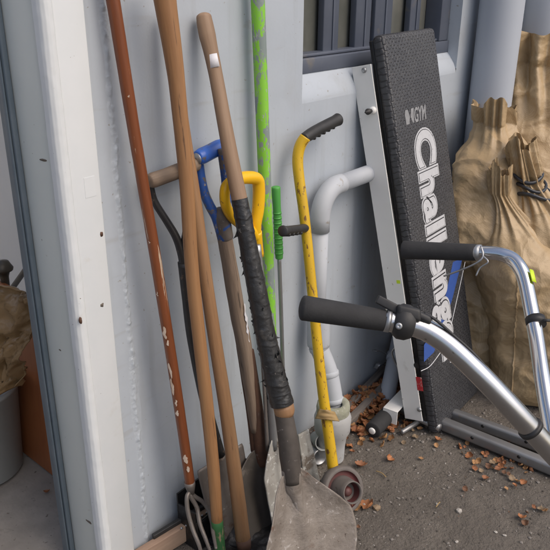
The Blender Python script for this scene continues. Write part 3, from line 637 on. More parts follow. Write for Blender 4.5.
def tp(u, v):
    x_ = v*(len(P)-1); i_ = min(len(P)-2, int(x_)); f_ = x_-i_; p = P[i_].lerp(P[i_+1], f_); q = r[i_]*(1-f_)+r[i_+1]*f_
    th = 2*math.pi*u; ct, st = math.cos(th), math.sin(th)
    ph = v*15+u*1.0+1.3*noise.noise(V((v*9, 2, 1)))+.35*noise.noise(V((ct, st, v*14)))
    w_ = (ph % 1.0); stp = .055*(w_**3)*(.4+1.2*abs(noise.noise(V((math.floor(ph)*3.7, 1, 2)))))
    wr = .045*noise.noise(V((ct*2.2, st*2.2, v*22)))+.03*noise.noise(V((ct*5, st*5, v*60)))
    return p+(a0_*ct+b0_*st)*(q*(1+stp+wr))
mb = MB(); mb.grid(40, 260, tp, close_u=True)
for i in range(46):
    k = random.randrange(34, len(P)-8); ax = (P[k+1]-P[k-1]).normalized(); th = random.uniform(0, 6.28) if i % 3 == 0 else random.gauss(3.2, .5)
    n_ = a0_*math.cos(th)+b0_*math.sin(th); tg = ax.cross(n_)
    w = random.uniform(.003, .010); hgt = random.uniform(.002, .006) if i % 6 else .013; c = P[k]+n_*r[k]*.97; dr = ax*random.uniform(-.010, .012)
    mb.add([c-ax*w, c+ax*w*.8, c+ax*w*.4+n_*hgt*.7+dr*.5+tg*.003, c+n_*hgt+dr+tg*.005, c-ax*w*.5+n_*hgt*.5+dr*.6], [(0, 1, 2, 4), (4, 2, 3)])
mb.build('tape', M['tape'], t)
q = online(214.2, 61.5, A, B); e = (B-A).normalized(); rr = rad(15.1, q)
mb = MB(); a1 = (-FWD-e*(-FWD).dot(e)).normalized(); b1 = e.cross(a1)
mb.grid(10, 2, lambda u, v: q+e*(v-.5)*.030+(a1*math.cos((u-.5)*1.9+.35)+b1*math.sin((u-.5)*1.9+.35))*(rr*1.035)); mb.build('sticker', M['sticker'], t, solid=.0006)
# socket and blade
s1 = online(281, 398, A, B); s2 = online(286.5, 430, A, B); s3 = online(290, 456, A, B); s4 = online(292, 482, A, B)
Ws = V((1, -.30, 0)).normalized(); nk = online(291, 472, A, B)
tipP = gnd(332, 612, .005); dS = tipP-nk; Ls = dS.normalized(); Ws = (Ws-Ls*Ws.dot(Ls)).normalized(); Ns = Ws.cross(Ls); Ns = Ns if Ns.dot(-FWD) > 0 else -Ns
s5 = nk+Ls*.045-Ns*.010
P = spline([s1, s2, s3, s4], 6); mb = MB(); mb.tube(P, lerp_list([rad(17, s1), rad(19.5, s2), rad(21, s3), rad(18.5, s4)], 6), n=26, jitter=.05, seed=27); mb.build('socket', M['darksteel'], t)
e = (s4-s3).normalized(); f1 = nk+Ls*.065-Ns*.012; f2 = nk+Ls*.115-Ns*.018
mb = MB(); mb.tube(spline([s4-e*.035, s4-e*.01, s4.lerp(f1, .5)-Ns*.001, f1, f2], 6), lerp_list([rad(18.9, s4), rad(18.6, s4), rad(18, s4), rad(15, s4), rad(9, s4)], 6), n=26, jitter=.12, seed=31, dome=.6); mb.build('frog', M['blade'], t)
mb = MB(); q = online(284.5, 411, A, B); e = (B-A).normalized(); mb.tube([q-e*.02, q-e*.008, q+e*.004, q+e*.014], [rad(20, q), rad(20.5, q), rad(20.5, q), rad(17, q)], n=26, jitter=.12, seed=3); mb.build('split_ferrule', M['honey2'], t)
HW = .128
prof = [(0, .030), (.05, .046), (.36, .130), (.39, .1365), (.43, .139), (.52, .139), (.62, .132), (.74, .112), (.86, .076), (.95, .036), (1, .004)]
def halfw(v):
    for (a0, h0), (a1_, h1) in zip(prof, prof[1:]):
        if v <= a1_: return h0+(h1-h0)*(v-a0)/(a1_-a0)
    return .004
def sh(u, v):
    s = (u-.5)*2; h = halfw(v)
    c = .036*s*s*min(1, v*3+.15)-.016+.022*math.exp(-(s*h/.020)**2)*max(0, 1-v*1.25)**1.3-.030*v*v
    c += .012*max(0, 1-v*9)*abs(s)
    c += .0022*noise.noise(V((u*7, v*7, 2)))+.001*noise.noise(V((u*22, v*22, 5)))
    return nk+Ls*dS.length*v+Ws*h*s+Ns*c
mb = MB(); mb.grid(48, 60, sh); mb.build('blade', M['blade'], t, solid=.0028)

# --- yellow lawn edger on a wheel
A, B = wal(303, 140, .06), wal(333, 466, .27)
t = thing('lawn_edger', 'yellow tubular lawn edger with black hand grips and a small wheel', 'lawn edger', gnd(340, 506))
px = [(305.5, 137, 11.5), (301, 144, 11.5), (298.3, 153, 11.3), (297.8, 165, 11), (300, 185, 10.8), (303.5, 210, 10.6), (307, 240, 10.4), (310.5, 275, 10.4), (314.5, 315, 10.4), (318, 350, 10.4), (322.5, 390, 10.6), (328, 430, 11), (333.3, 470, 11.2)]
P, r = shaft(A, B, px, 6); mb = MB(); mb.tube(P, r, n=22, seed=30); mb.build('pole', M['yellowpaint'], t)
g0 = P[0]; pl_ = [wal(x, y, .063) for x, y in [(304, 138.5), (310, 134.5), (318, 129.5), (327, 125), (334, 121.5), (338, 119.5)]]
mb = MB(); mb.tube(spline(pl_, 6), lerp_list([rad(w, pl_[0]) for w in (11, 12, 11.5, 12, 12, 13.5)], 6), n=20, dome=.25)
for i in range(5):
    c = pl_[1]+(pl_[4]-pl_[1])*(i+.5)/5-UPV*rad(9.5, pl_[0]); mb.tube([c-RGT*.006, c+RGT*.006], .006, n=12, dome=.8)
mb.build('hand_grip', M['rubber'], t)
a_, b_ = online(306, 228, A, B), None; b_ = a_+(wal(283, 231, .16)-a_); 
mb = MB(); mb.tube([a_+(b_-a_)*k for k in (0, .12, .3, .8, .95, 1)], [rad(w, a_) for w in (8, 9, 8.5, 8.5, 9, 10.5)], n=18, dome=.3)
for i in range(4):
    c = a_+(b_-a_)*(.32+.17*i)-UPV*rad(7.5, a_); mb.tube([c-RGT*.006, c+RGT*.006], .0055, n=12, dome=.8)
mb.build('side_grip', M['rubber'], t)
wc = gnd(342, 490, .060); ax = V((-.30, -.82, .46)).normalized(); k_ = 1.30
def sc(pr): return [(h*k_, r*k_) for h, r in pr]
mb = MB(); mb.lathe(wc, ax, sc([(-.022, .030), (-.020, .050), (-.012, .056), (.0, .0575), (.009, .055), (.012, .050), (.010, .0455)]), 44); mb.build('wheel', M['wheelrubber'], t)
mb = MB(); mb.lathe(wc, ax, sc([(.0098, .0455), (.004, .0445), (.001, .040), (.001, .030)]), 44); mb.build('wheel_rim', M['redmetal'], t)
mb = MB(); mb.lathe(wc, ax, sc([(-.02, .029), (.001, .034), (.010, .0325), (.034, .0275), (.046, .026), (.047, .0235), (.040, .0222), (.020, .021), (.016, .0)]), 40); mb.build('hub_cup', M['wheelrubber'], t)
mb = MB(); mb.lathe(wc, ax, sc([(.0405, .0218), (.022, .0208), (.0165, .020), (.0165, .012), (.026, .011), (.030, .006), (.031, 0)]), 32); mb.build('hub_lining', M['redmetal'], t)
# scrap of paper caught on the pole
q = online(326, 412, A, B)-FWD*.014
t = thing('paper_scrap', 'scrap of brown paper caught on the yellow edger pole', 'paper', q)
mb = MB(); mb.grid(10, 8, lambda u, v: q+RGT*(.075*(u-.46)*(1-.35*v))+UPV*(.030*(v-.6)-.020*(u-.5)*(u > .5))-FWD*(.012*math.cos((u-.45)*4)+.006*noise.noise(V((u*4, v*4, 1))))); mb.build('scrap', M['paper'], t, solid=.0006)

# ================================================================== sit-up bench
bB, bT = V((1.993, -.392, .0)), V((1.965, -.075, 1.352))
Vv = (bT-bB).normalized(); Uu = V((1, 0, 0)); Uu = (Uu-Vv*Uu.dot(Vv)).normalized(); Nn = Uu.cross(Vv); Nn = Nn if Nn.y < 0 else -Nn
LEN = (bT-bB).length
def puv(px, py, c=0.0):
    P = plane(px, py, Nn, Nn.dot(bB+Nn*c)); d = P-bB; return d.dot(Uu), d.dot(Vv)
PW = .352
bench = thing('sit_up_bench', 'white framed sit-up bench with embossed dark pad leaning upright on the wall', 'exercise bench', bB)
mb = MB(); mb.box(bB, Uu, Vv, Nn, 0, PW, .008, LEN, -.045, 0, .017, 5); mb.build('pad', M['pad'], bench)
pad = bpy.data.objects['pad']
mb = MB(); mb.box(bB, Uu, Vv, Nn, .008, PW-.008, .02, LEN-.012, -.058, -.043, .004); mb.build('pad_board', M['blackpaint'], bench)
# printed lettering: reads downwards, letter tops to the right
u0, v0 = puv(417, 131); u1, v1 = puv(436, 131); ue, ve = puv(452, 338)
print('PAD text', u0, u1, v0, ve, puv(470, 335), puv(407, 118), puv(434, 109))
capw = .115; tlen = v0-ve
vs0, fs0 = text_mesh('Challenger', .1, 0)
wid = max(v.x for v in vs0)
hgt0 = max(v.y for v in vs0)
ub = .112
for off, lift, mname in ((.0076, .0004, 'grey_letter'), (.0046, .0009, 'dark_letter'), (.0032, .0014, 'grey_letter')):
    vs_, fs_ = text_mesh('Challenger', .1, off, space=1.12)
    w_ = max(v.x for v in vs_); k1 = (v0-.055)/w_; k2 = .124/hgt0
    vend = puv(457, 362)[1]; k1 = (v0-vend)/w_; mb = MB(); mb.add([bB+Uu*(ub+v.y*k2)+Vv*(v0-v.x*k1)+Nn*(lift+v.z*.4) for v in vs_], fs_, smooth=False)
    mb.build('lettering', M[mname], pad)
# small maker mark above it
ua, va = puv(406.5, 121); ub2, vb2 = puv(434, 115)
su = Uu; sv = Vv
vs_, fs_ = text_mesh('GYM', .06, .0016, shear=.25)
w_ = max(v.x for v in vs_); h_ = max(v.y for v in vs_)
mx0 = ua+.050; mb = MB(); mb.add([bB+Uu*(mx0+v.x*(.088/w_))+Vv*(va-.012+v.y*(.046/h_))+Nn*(.0006+v.z*.3) for v in vs_], fs_, smooth=False)
def pol(mb, pts, lift):
    mb.add([bB+Uu*a_+Vv*b_+Nn*lift for a_, b_ in pts], [tuple(range(len(pts)))], smooth=False)
pol(mb, [(ua-.006, va+.020), (ua-.004, va-.012), (ua+.016, va-.012), (ua+.024, va+.010), (ua+.016, va+.034), (ua, va+.034)], .0006)
pol(mb, [(ua+.030, va+.010), (ua+.038, va-.012), (ua+.046, va-.012), (ua+.056, va+.034), (ua+.038, va+.034)], .0006)
mb.build('lettering', M['faded_letter'], pad)
# blue flash with a white outline behind the word
def strip_(pts, lift, m_, name):
    mb = MB(); pol(mb, pts, lift); return mb.build(name, m_, pad)
f = [puv(462.5, 258), puv(453, 262), puv(440, 320), puv(424, 345), puv(424, 362), puv(434, 352), puv(452, 300)]
strip_(f, .0002, M['blue_print'], 'blue_flash')
mb = MB(); ln = [puv(*p) for p in [(465, 262), (456, 303), (446, 345), (440, 353), (430, 366), (421, 371)]]
mb.tube(spline([bB+Uu*a_+Vv*b_+Nn*.0003 for a_, b_ in ln], 6), .0014, n=8); mb.build('white_line', M['white_print'], pad)
# white side rail
ra0 = plane(360.5, 66, Nn, Nn.dot(bB-Nn*.06)); d = ra0-bB
def rail(px, py): # coordinates on the rail side plane (U = const)
    P = plane(px, py, Uu, Uu.dot(bB+Uu*RU)); d = P-bB; return d.dot(Vv), d.dot(Nn)
RU = -.012
print('rail', rail(360, 66), rail(376, 61), rail(413, 418), rail(430, 420), rail(372, 110))
va_, na_ = rail(360, 66); vb_, nb_ = rail(413, 418)
rw0 = -.046-.060
mb = MB(); mb.box(bB, Uu, Vv, Nn, RU-.004, RU, vb_-.005, va_, rw0-.012, -.047, .0)
mb.box(bB, Uu, Vv, Nn, RU+.0005, RU+.055, vb_-.005, va_-.01, rw0-.0125, rw0-.0085)
rl = mb.build('rail', M['whitemetal'], bench, bev=.0012)
def railmark(px, py): return rail(px, py)
for p in [(365, 70), (420, 409)]:
    a_, n_ = rail(*p); mb = MB(); mb.lathe(bB+Uu*(RU-.004)+Vv*a_+Nn*n_, -Uu, [(-.001, .0085), (.003, .0085), (.006, .006), (.0065, 0)], 20); mb.build('bolt', M['galv'], rl)
mb = MB(); a_, n_ = rail(417, 365); mb.lathe(bB+Uu*(RU-.004)+Vv*a_+Nn*n_, -Uu, [(.0008, 0), (.0008, .0105)], 20); mb.build('hole', M['black'], rl)
a_, n_ = rail(374, 110); o_ = bB+Uu*(RU-.004)+Vv*a_+Nn*n_
mb = MB(); mb.lathe(o_, -Uu, [(-.001, .012), (.014, .011), (.0145, 0)], 18); mb.build('collar', M['whitemetal'], rl)
mb = MB(); mb.lathe(o_-Uu*.014, -Uu, [(0, .006), (.012, .009), (.020, .010), (.024, .006), (.034, .003), (.035, 0)], 18); mb.build('knob', M['rubber'], rl)
a_, n_ = rail(399, 281.5); mb = MB(); mb.box(bB+Uu*(RU-.004)+Vv*a_+Nn*n_, Vv, Nn, -Uu, -.006, .006, -.007, .007, -.0005, .0006); mb.build('sticker', M['neon'], rl)
a_, n_ = rail(420, 383.5); mb = MB(); mb.box(bB+Uu*(RU-.004)+Vv*a_+Nn*n_, Vv, Nn, -Uu, -.026, .026, -.011, .011, -.0005, .0006); mb.build('sticker', M['red_label'], rl)
# foot: white bracket, cross tube and foam roller with a white cap
fo = [gnd(408, 391, .075), gnd(391, 409, .075)]; e = (fo[1]-fo[0]).normalized(); s_ = V((0, 0, 1)).cross(e).normalized()
mb = MB(); mb.box(fo[0], e, s_, (0, 0, 1), -.02, (fo[1]-fo[0]).length+.006, -.028, .028, -.004, .0, .001); mb.box(fo[0], e, s_, (0, 0, 1), (fo[1]-fo[0]).length+.002, (fo[1]-fo[0]).length+.006, -.028, .028, -.055, -.0045)
mb.build('foot_bracket', M['whitemetal'], bench)
f0, f1 = gnd(373, 430, .030), gnd(391, 411, .034)
mb = MB(); mb.tube([f0, f0+(f1-f0)*.9, f1+(f1-f0)*.02], .030, n=26, dome=.2); mb.build('foam_roller', M['foam'], bench)
mb = MB(); e = (f0-f1).normalized(); mb.tube([f0+e*.002, f0+e*.009], [.013, .0125], n=20, dome=.3); mb.build('end_cap', M['whitemetal'], bench)
mb = MB(); mb.tube([gnd(398, 408, .035), gnd(440, 428, .03)], .014, n=16); mb.tube([gnd(402, 432, .012), gnd(421, 420, .02)], .009, n=14, dome=.5); mb.build('cross_tube', M['steeltube'], bench)
mb = MB(); mb.tube(spline([gnd(396, 346, .23), gnd(392, 353, .20), gnd(397, 366, .15), gnd(405, 377, .12)], 5), .004, n=10); mb.build('hook_rod', M['galv'], bench)
# floor frame tubes running out from the bench foot
for (p0, p1, z, w) in [((440, 421), (556, 468), .030, .021), ((452, 412), (560, 451), .032, .018)]:
    a_, b_ = gnd(*p0, z), gnd(*p1, z); e = (b_-a_).normalized(); s_ = e.cross(V((0, 0, 1)))
    mb = MB(); mb.box(a_, e, s_, (0, 0, 1), 0, (b_-a_).length+.12, -w, w, -z+.003, w*.75, .011, 4); ft = mb.build('floor_tube', M['steeltube'], bench)
    for k in (.32, .72): c = a_+(b_-a_)*k; mb = MB(); mb.lathe(c+s_*(w if s_.dot(-FWD) > 0 else -w), s_ if s_.dot(-FWD) > 0 else -s_, [(0, .006), (.001, .006), (.0012, 0)], 16); mb.build('bolt_hole', M['black'], ft)

# ================================================================== chrome handlebar in front
J = far(604, 508, 1.10)
gbase = V((1.62, -1.42, 0))
hb = thing('handlebar', 'chrome U shaped handlebar with black foam grips reaching in from the right', 'handlebar', gbase)
n0, n1 = far(303.5, 308, .93), far(388, 321, .955)
mb = MB(); mb.tube([n0+(n1-n0)*k/12 for k in range(13)], [rad(25.5-3.5*k/12, n0) for k in range(13)], n=30, dome=.35, jitter=.01); mb.build('foam_grip', M['foam'], hb)
path = [(384, 320, .954), (400, 322.5, .958), (412, 325, .96), (428, 331, .963), (446, 343, .967), (464, 359, .972), (490, 385, .985), (520, 417, 1.01), (562, 463, 1.06), (604, 508, 1.10)]
pts = [far(*p) for p in path]; rt_ = rad(22.5, pts[4])
mb = MB(); mb.tube(spline(pts, 8), rt_, n=32); mb.build('near_bar', M['satin'], hb)
mb = MB(); mb.tube([far(385, 320, .954), far(390, 321, .955)], rt_*1.05, n=30); mb.build('ring', M['galv'], hb)
e = (pts[2]-pts[1]).normalized(); c = far(404, 322, .958)
mb = MB(); mb.tube([c-e*.012, c-e*.006, c+e*.004, c+e*.012], [rt_*1.35, rt_*1.62, rt_*1.62, rt_*1.35], n=30, dome=.15)
mb.box(far(405, 313, .95), e, UPV, -FWD, -.012, .020, -.008, .010, -.008, .012, .005)
mb.box(far(413, 312, .95), (far(425, 316, .955)-far(410, 309, .95)).normalized(), UPV, -FWD, -.010, .026, -.006, .005, -.006, .008, .004)
clamp = mb.build('brake_clamp', M['rubber'], hb)
la, lb = far(377, 298.5, .945), far(401, 311, .95); le = (lb-la).normalized(); lu = (UPV-le*UPV.dot(le)).normalized()
mb = MB(); mb.box(la, le, lu, le.cross(lu), 0, (lb-la).length+.01, -.0062, .0055, -.004, .004, .002); mb.build('lever', M['rubber'], clamp)
mb = MB(); mb.lathe(far(399, 326, .935), (-FWD-RGT*.2), [(0, .0045), (.004, .0045), (.0045, .002), (.003, 0)], 14); mb.build('screw', M['galv'], clamp)
cp = [far(*p) for p in [(424, 313, .955), (436, 320, .955), (452, 334, .96), (475, 355, .968), (500, 384, .985), (530, 420, 1.02), (562, 452, 1.06)]]
mb = MB(); mb.tube(spline(cp, 8), .0022, n=10); mb.build('cable', M['rubber'], hb)
# far arm
m0, m1 = far(404, 250, 1.33), far(476, 252.5, 1.30)
mb = MB(); mb.tube([m0+(m1-m0)*k/10 for k in range(11)], [rad(18.5-2.5*k/10, m0) for k in range(11)], n=28, dome=.3); mb.build('foam_grip', M['foam'], hb)
path = [(472, 252.5, 1.30), (484, 252.5, 1.295), (500, 254, 1.29), (512, 259, 1.285), (520, 268, 1.275), (525, 280, 1.265), (530, 303, 1.245), (536, 335, 1.22), (542, 375, 1.18), (549, 415, 1.15), (558, 455, 1.13), (577, 488, 1.11), (604, 508, 1.10)]
pts2 = [far(*p) for p in path]; rf = rad(14.5, pts2[3])
mb = MB(); mb.tube(spline(pts2, 8), lerp_list([rf*.95]*3+[rf]*10, 8), n=30); mb.build('far_bar', M['chrome'], hb)
mb = MB(); mb.tube([far(474, 252.5, 1.30), far(481, 252.5, 1.296)], rf*1.12, n=28); mb.build('ring', M['galv'], hb)
a_, b_ = far(535, 318.5, 1.235), far(536.5, 325, 1.228); mb = MB(); mb.tube([a_, b_], rf*1.28, n=28); c_ = far(546, 321.5, 1.225); mb.tube([c_, c_+UPV*.004], .008, n=14); mb.build('clamp_band', M['rubber'], hb)
P = far(531, 279, 1.262); mb = MB(); e = (pts2[6]-pts2[5]).normalized(); a1 = (-FWD-e*(-FWD).dot(e)).normalized(); b1 = e.cross(a1)
sgn = 1 if b1.dot(RGT) > 0 else -1
ctr = far(527.2, 279, 1.264); mb.grid(8, 2, lambda u, v: ctr+e*(v-.5)*.024+(a1*math.cos(u*1.0+.15)+b1*sgn*math.sin(u*1.0+.15))*(rf*1.02)); mb.build('sticker', M['neon'], hb, solid=.0005)
# wire tied round the far grip end
wp = [far(*p) for p in [(481, 246, 1.285), (483, 256, 1.28), (478, 262, 1.28), (466, 268, 1.29), (450, 274, 1.31), (444, 276, 1.32)]]
mb = MB(); mb.tube(spline(wp, 6), .0018, n=8); mb.tube(spline([wp[1], far(488, 262, 1.275), far(480, 268, 1.28), far(476, 276, 1.28)], 5), .0015, n=8); mb.build('tie_wire', M['galv'], hb)
# cable tie near the junction, head clamp and stem to the ground out of the frame
a_ = pts[7]; e = (pts[8]-pts[7]).normalized(); q = a_+(pts[8]-a_)*.25
mb = MB(); mb.tube([q-e*.003, q+e*.003], rt_*1.16, n=24); mb.build('cable_tie', M['rubber'], hb)
mb = MB(); mb.tube([J-RGT*.0+UPV*.03, J-UPV*.03], .03, n=26, dome=.2); mb.build('head_clamp', M['rubber'], hb)
mb = MB(); mb.tube(spline([J, J+RGT*.12-V((0, 0, .10)), J+(gbase-J)*.55+RGT*.10, gbase+V((0, 0, .025))], 8), .019, n=24); mb.build('stem', M['steeltube'], hb)
mb = MB(); s_ = _fw; mb.tube([gbase+V((0, 0, .02))-_rt*.05-s_*.2, gbase+V((0, 0, .02))-_rt*.05+s_*.2], .02, n=20, dome=.3); mb.build('base_bar', M['steeltube'], hb)

# ================================================================== brown sacks
def sack(name, label, c, hgt, rx, ry, yaw, lean=(0, 0), neck=.16, neck_t=.80, flare=.5, seed=0, nfold=11, sag=.12, skew=0.0, tip=(0, 0, 0), square=2.6, crumple=.62):
    t = thing(name, label, 'sack', c, 'brown woven sacks stacked at the wall end')
    n_u, n_v = 200, 170
    cy, sy = math.cos(yaw), math.sin(yaw)
    def prof_(v):
        if v < .06: q = v/.06; return .72+.28*math.sqrt(max(0, 1-(1-q)**2))
        if v < neck_t-.32: return 1.0+.05*math.sin((v-.06)/(neck_t-.38)*math.pi)
        if v < neck_t: q = (v-neck_t+.32)/.32; s_ = q*q*(3-2*q); return 1*(1-s_)+neck*s_
        q = (v-neck_t)/(1-neck_t); return neck+(flare-neck)*(q**.7)
    def fn(u, v):
        th = 2*math.pi*u; ct, st = math.cos(th), math.sin(th)
        se = (abs(ct)**square+abs(st)**square)**(-1/square)
        w = prof_(v); sq = 1+(se-1)*max(0, min(1, (neck_t-.1-v)*4))
        near = math.exp(-((v-neck_t)/.13)**2)+(.45 if v > neck_t else 0)
        ph = 2.2*noise.noise(V((ct*1.1+seed, st*1.1, v*1.6)))
        pleat = math.cos(nfold*th+ph*2+seed)*.55+math.cos((nfold+6)*th-ph*3+v*4)*.35
        z = v*hgt
        p = V((ct*rx*sq*w, st*ry*sq*w, z))
        q_ = V((p.x*5.5+seed*3.1, p.y*5.5, z*5.5))
        big = noise.noise(q_*.55)*.085
        cr = (.30-min(.30, abs(noise.noise(V((p.x*3+z*4.5+seed, p.y*3-z*2.2, seed*1.3))))*1.5))*.10+(.25-min(.25, abs(noise.noise(V((p.x*4-z*6+seed*2, p.y*4+z*3., seed*.7))))*1.6))*.08
        rid = (.5-abs(noise.noise(q_*.9+V((9, 0, 0)))))*.07+(.5-abs(noise.noise(q_*2.1+V((0, 5, 0)))))*.022+(.5-abs(noise.noise(q_*4.5)))*.008+cr
        dgn = abs(noise.noise(V((p.x*5+p.z*6+seed, p.y*5-p.z*3, seed*2.))))*-.030
        d_ = (big+(rid+dgn)*crumple)*min(1, w*1.2)*(.35+.65*min(1, v*6))*1.1
        k = 1+(d_/max(.05, .2*w))*.62*min(1, w+.25)+pleat*near*.27*(.6+.4*min(1, w*3))
        p.x *= k; p.y *= k
        p.z -= sag*hgt*0+.0
        if v > neck_t: p.z += ((.022*math.cos(3*th+seed)+.03*noise.noise(V((ct*2.3, st*2.3, seed))))-skew*ct)*(v-neck_t)/(1-neck_t)
        a_ = min(v, neck_t)**2+.25*max(0, v-neck_t)
        x = p.x*cy-p.y*sy+lean[0]*a_+tip[0]*max(0, v-neck_t)/(1-neck_t); y = p.x*sy+p.y*cy+lean[1]*a_+tip[1]*max(0, v-neck_t)/(1-neck_t)
        return V(c)+V((x, y, p.z+tip[2]*max(0, v-neck_t)/(1-neck_t)))
    mb = MB(); mb.grid(n_u, n_v, fn, close_u=True)
    m_ = n_u; mb.f.append(tuple(range(m_-1, -1, -1))); mb.sm.append(True)
    mb.build('bag', M['sack'], t)
    return t, fn
def dep(px, py, d): q = ray(px, py); return CAM+q*(d/q.dot(FWD))
def fit(c, n, nt_): return (n.z-c.z)/nt_, ((n.x-c.x)/nt_**2, (n.y-c.y)/nt_**2)
# low sack at the back
c_ = V((2.60, -.215, 0)); h_, l_ = fit(c_, dep(482, 232, 2.86), .9)
sack('sack', 'slumped brown sack low on the ground behind the bench pad', c_, h_, .20, .17, .1, l_, neck=.62, neck_t=.9, flare=.4, seed=3.3)
# tilted sack standing on it
c_ = V((2.585, -.262, .50)); n_ = dep(496, 122, 2.74); h_, l_ = fit(c_, n_, .89)
sack('sack', 'brown sack with pointed folded corner, resting above the slumped one', c_, h_, .205, .15, .1, l_, neck=.50, neck_t=.89, flare=.52, seed=8.1, nfold=3, tip=(-.015, .0, .0), skew=.030)
# tall sack at the back right
n_ = dep(540, 62, 3.0); c_ = dep(552, 200, 2.95); c_ = V((c_.x-.05, c_.y, 0)); h_, l_ = fit(c_, n_, .90)
sack('sack', 'tallest brown sack with crumpled open top, in front of the downpipe', c_, h_, .20, .17, .1, l_, neck=.80, neck_t=.90, flare=.72, seed=12.7, nfold=5)
# front sack with gathered neck
c_ = gnd(534, 386); n_ = dep(500, 193, 2.56); h_, l_ = fit(c_, n_, .89)
tC, fC = sack('sack', 'large front brown sack with gathered neck standing on the ground', c_, h_, .185, .19, .55, l_, neck=.17, neck_t=.89, flare=.20, seed=17.9, nfold=9, tip=(-.01, .0, .0))
def seam(t, fn, px, v0, v1):
    def pr(P): d = P-CAM; return 275+FPX*d.dot(RGT)/d.dot(FWD)
    pts = []
    for k in range(60):
        v = v0+(v1-v0)*k/59; best = None
        for i in range(0, 240):
            p = fn(i/240, v); q = fn(i/240+.01, v); n_ = (q-p).cross(V((0, 0, 1)))
            if n_.dot(CAM-p) <= 0: continue
            d_ = abs(pr(p)-(px+6*k/59))
            if best is None or d_ < best[0]: best = (d_, p, n_.normalized())
        if best and best[0] < 4: pts.append(best[1]+best[2]*.001)
    if len(pts) > 8:
        mb = MB(); mb.tube(pts, .0035, n=8, jitter=.3); mb.build('seam', M['sack'], t)
seam(tC, fC, 512, .06, .62)
# right sack tied with black straps
c_ = dep(585, 300, 2.66); c_.z = 0; n_ = dep(527, 180, 2.60); h_, l_ = fit(c_, n_, .85)
tD, fD = sack('sack', 'brown sack with neck bound in black plastic strap', c_, h_, .19, .19, .2, l_, neck=.24, neck_t=.85, flare=.25, seed=23.1, nfold=8, tip=(-.03, .02, 0))
for j, vv in enumerate((.80, .83, .865)):
    pts = [fD(i/24, vv) for i in range(24)]; c = sum(pts, V((0, 0, 0)))/24
    rr = sum((p-c).length for p in pts)/24
    mb = MB(); mb.tube([c+V((math.cos(q)*rr*1.12, math.sin(q)*rr*1.12, .012*math.cos(q*2+j))) for q in [2*math.pi*i/32 for i in range(32)]], .008, n=8, closed=True, flat=.8); mb.build('strap', M['strap'], tD)

# ================================================================== small things along the wall foot
e_ = None
for k, (p0, p1, lab) in enumerate([((326, 432), (384, 371), 'grey weathered timber batten lying along the wall foot'), ((338, 434), (392, 380), 'second grey batten from the wall, beside the leaf litter')]):
    a_, b_ = gnd(*p0, .02), gnd(*p1, .02); e = (b_-a_).normalized(); s_ = V((0, 0, 1)).cross(e)
    t = thing('timber_batten', lab, 'timber', (a_.x, a_.y, 0), 'timber battens on the ground')
    mb = MB(); mb.box(a_, e, s_, (0, 0, 1), -.05, (b_-a_).length+.18, -.014, .014, -.018, .020, .004); mb.build('batten', M['greyplank'], t)
P0, P1, P2 = wal(376, 352, .03), wal(388, 362, .03), wal(380, 372, .03)
t = thing('pipe_bracket', 'curled grey metal bracket on the wall behind the bench', 'bracket', wal(380, 362))
mb = MB(); ln = spline([wal(372, 350, .02), wal(378, 350, .03), wal(388, 356, .03), wal(391, 361, .03), wal(385, 364, .025), wal(377, 363, .02), wal(373, 368, .01)], 6)
mb.grid(len(ln)-1, 3, lambda u, v: ln[round(u*(len(ln)-1))]+V((0, -.02, 0))*v); mb.build('band', M['galv'], t, solid=.003)
t = thing('drain_pipe', 'short pale grey drain pipe on the ground behind the bench foot', 'pipe', gnd(388, 398))
a_, b_ = wal(398, 345, .06), gnd(386, 402, .0)
mb = MB(); mb.tube(spline([a_+V((.10, .03, .10)), a_, b_+(a_-b_)*.4, b_], 6), rad(16, b_), n=26); mb.build('pipe', M['pipe'], t)
mb = MB(); q = b_+(a_-b_)*.72; e = (a_-b_).normalized(); mb.tube([q, q+e*.03], rad(18.5, b_), n=26); mb.build('collar', M['pipe'], t)

# board with riveted rubber strip, black sheet and crate behind the tools
a_, b_ = gnd(150, 552, .03), gnd(228, 504, .05); e = (b_-a_).normalized(); s_ = V((0, 0, 1)).cross(e).normalized(); up_ = e.cross(s_); 
t = thing('door_sweep', 'sawn timber board edged with riveted black rubber, lying behind the cultivator', 'board', (a_.x, a_.y, 0))
mb = MB(); mb.box(a_, e, s_, up_, -.08, (b_-a_).length+.05, -.012, .012, -.03, .028, .003); mb.build('board', M['board'], t)
mb = MB(); mb.box(a_, e, s_, up_, .02, (b_-a_).length+.04, .004, .016, .0285, .042, .002); mb.build('rubber_edge', M['rubber'], t)
for k in (.36, .42, .62, .68): mb = MB(); mb.lathe(a_+e*((b_-a_).length*k)+up_*.030+s_*.0-V((0, .013, 0)), V((0, -1, .3)), [(0, .004), (.003, .003), (.0035, 0)], 12); mb.build('rivet', M['galv'], t)
t = thing('crate', 'low black plastic crate standing behind the cultivator tines', 'crate', (1.13, -.05, 0))
x0c, x1c = wal(176, 490, .03).x, 1.34
zt_ = wal(178, 492, .03).z
mb = MB()
mb.abox(x0c, x1c, -.035, -.030, 0, zt_); mb.abox(x0c, x1c, -.110, -.105, 0, zt_*.62); mb.abox(x0c, x0c+.005, -.1045, -.0355, 0, zt_*.8); mb.abox(x1c-.005, x1c, -.1045, -.0355, 0, zt_*.8); mb.abox(x0c+.006, x1c-.006, -.104, -.036, 0.002, .006)
mb.abox(x0c+.01, x1c-.01, -.1125, -.1105, zt_*.5, zt_*.6); mb.build('crate_walls', M['black'], t, bev=.001)
t = thing('plastic_sheet', 'crumpled black plastic sheet on the ground under the spade blades', 'plastic sheet', (1.3, -.12, 0))
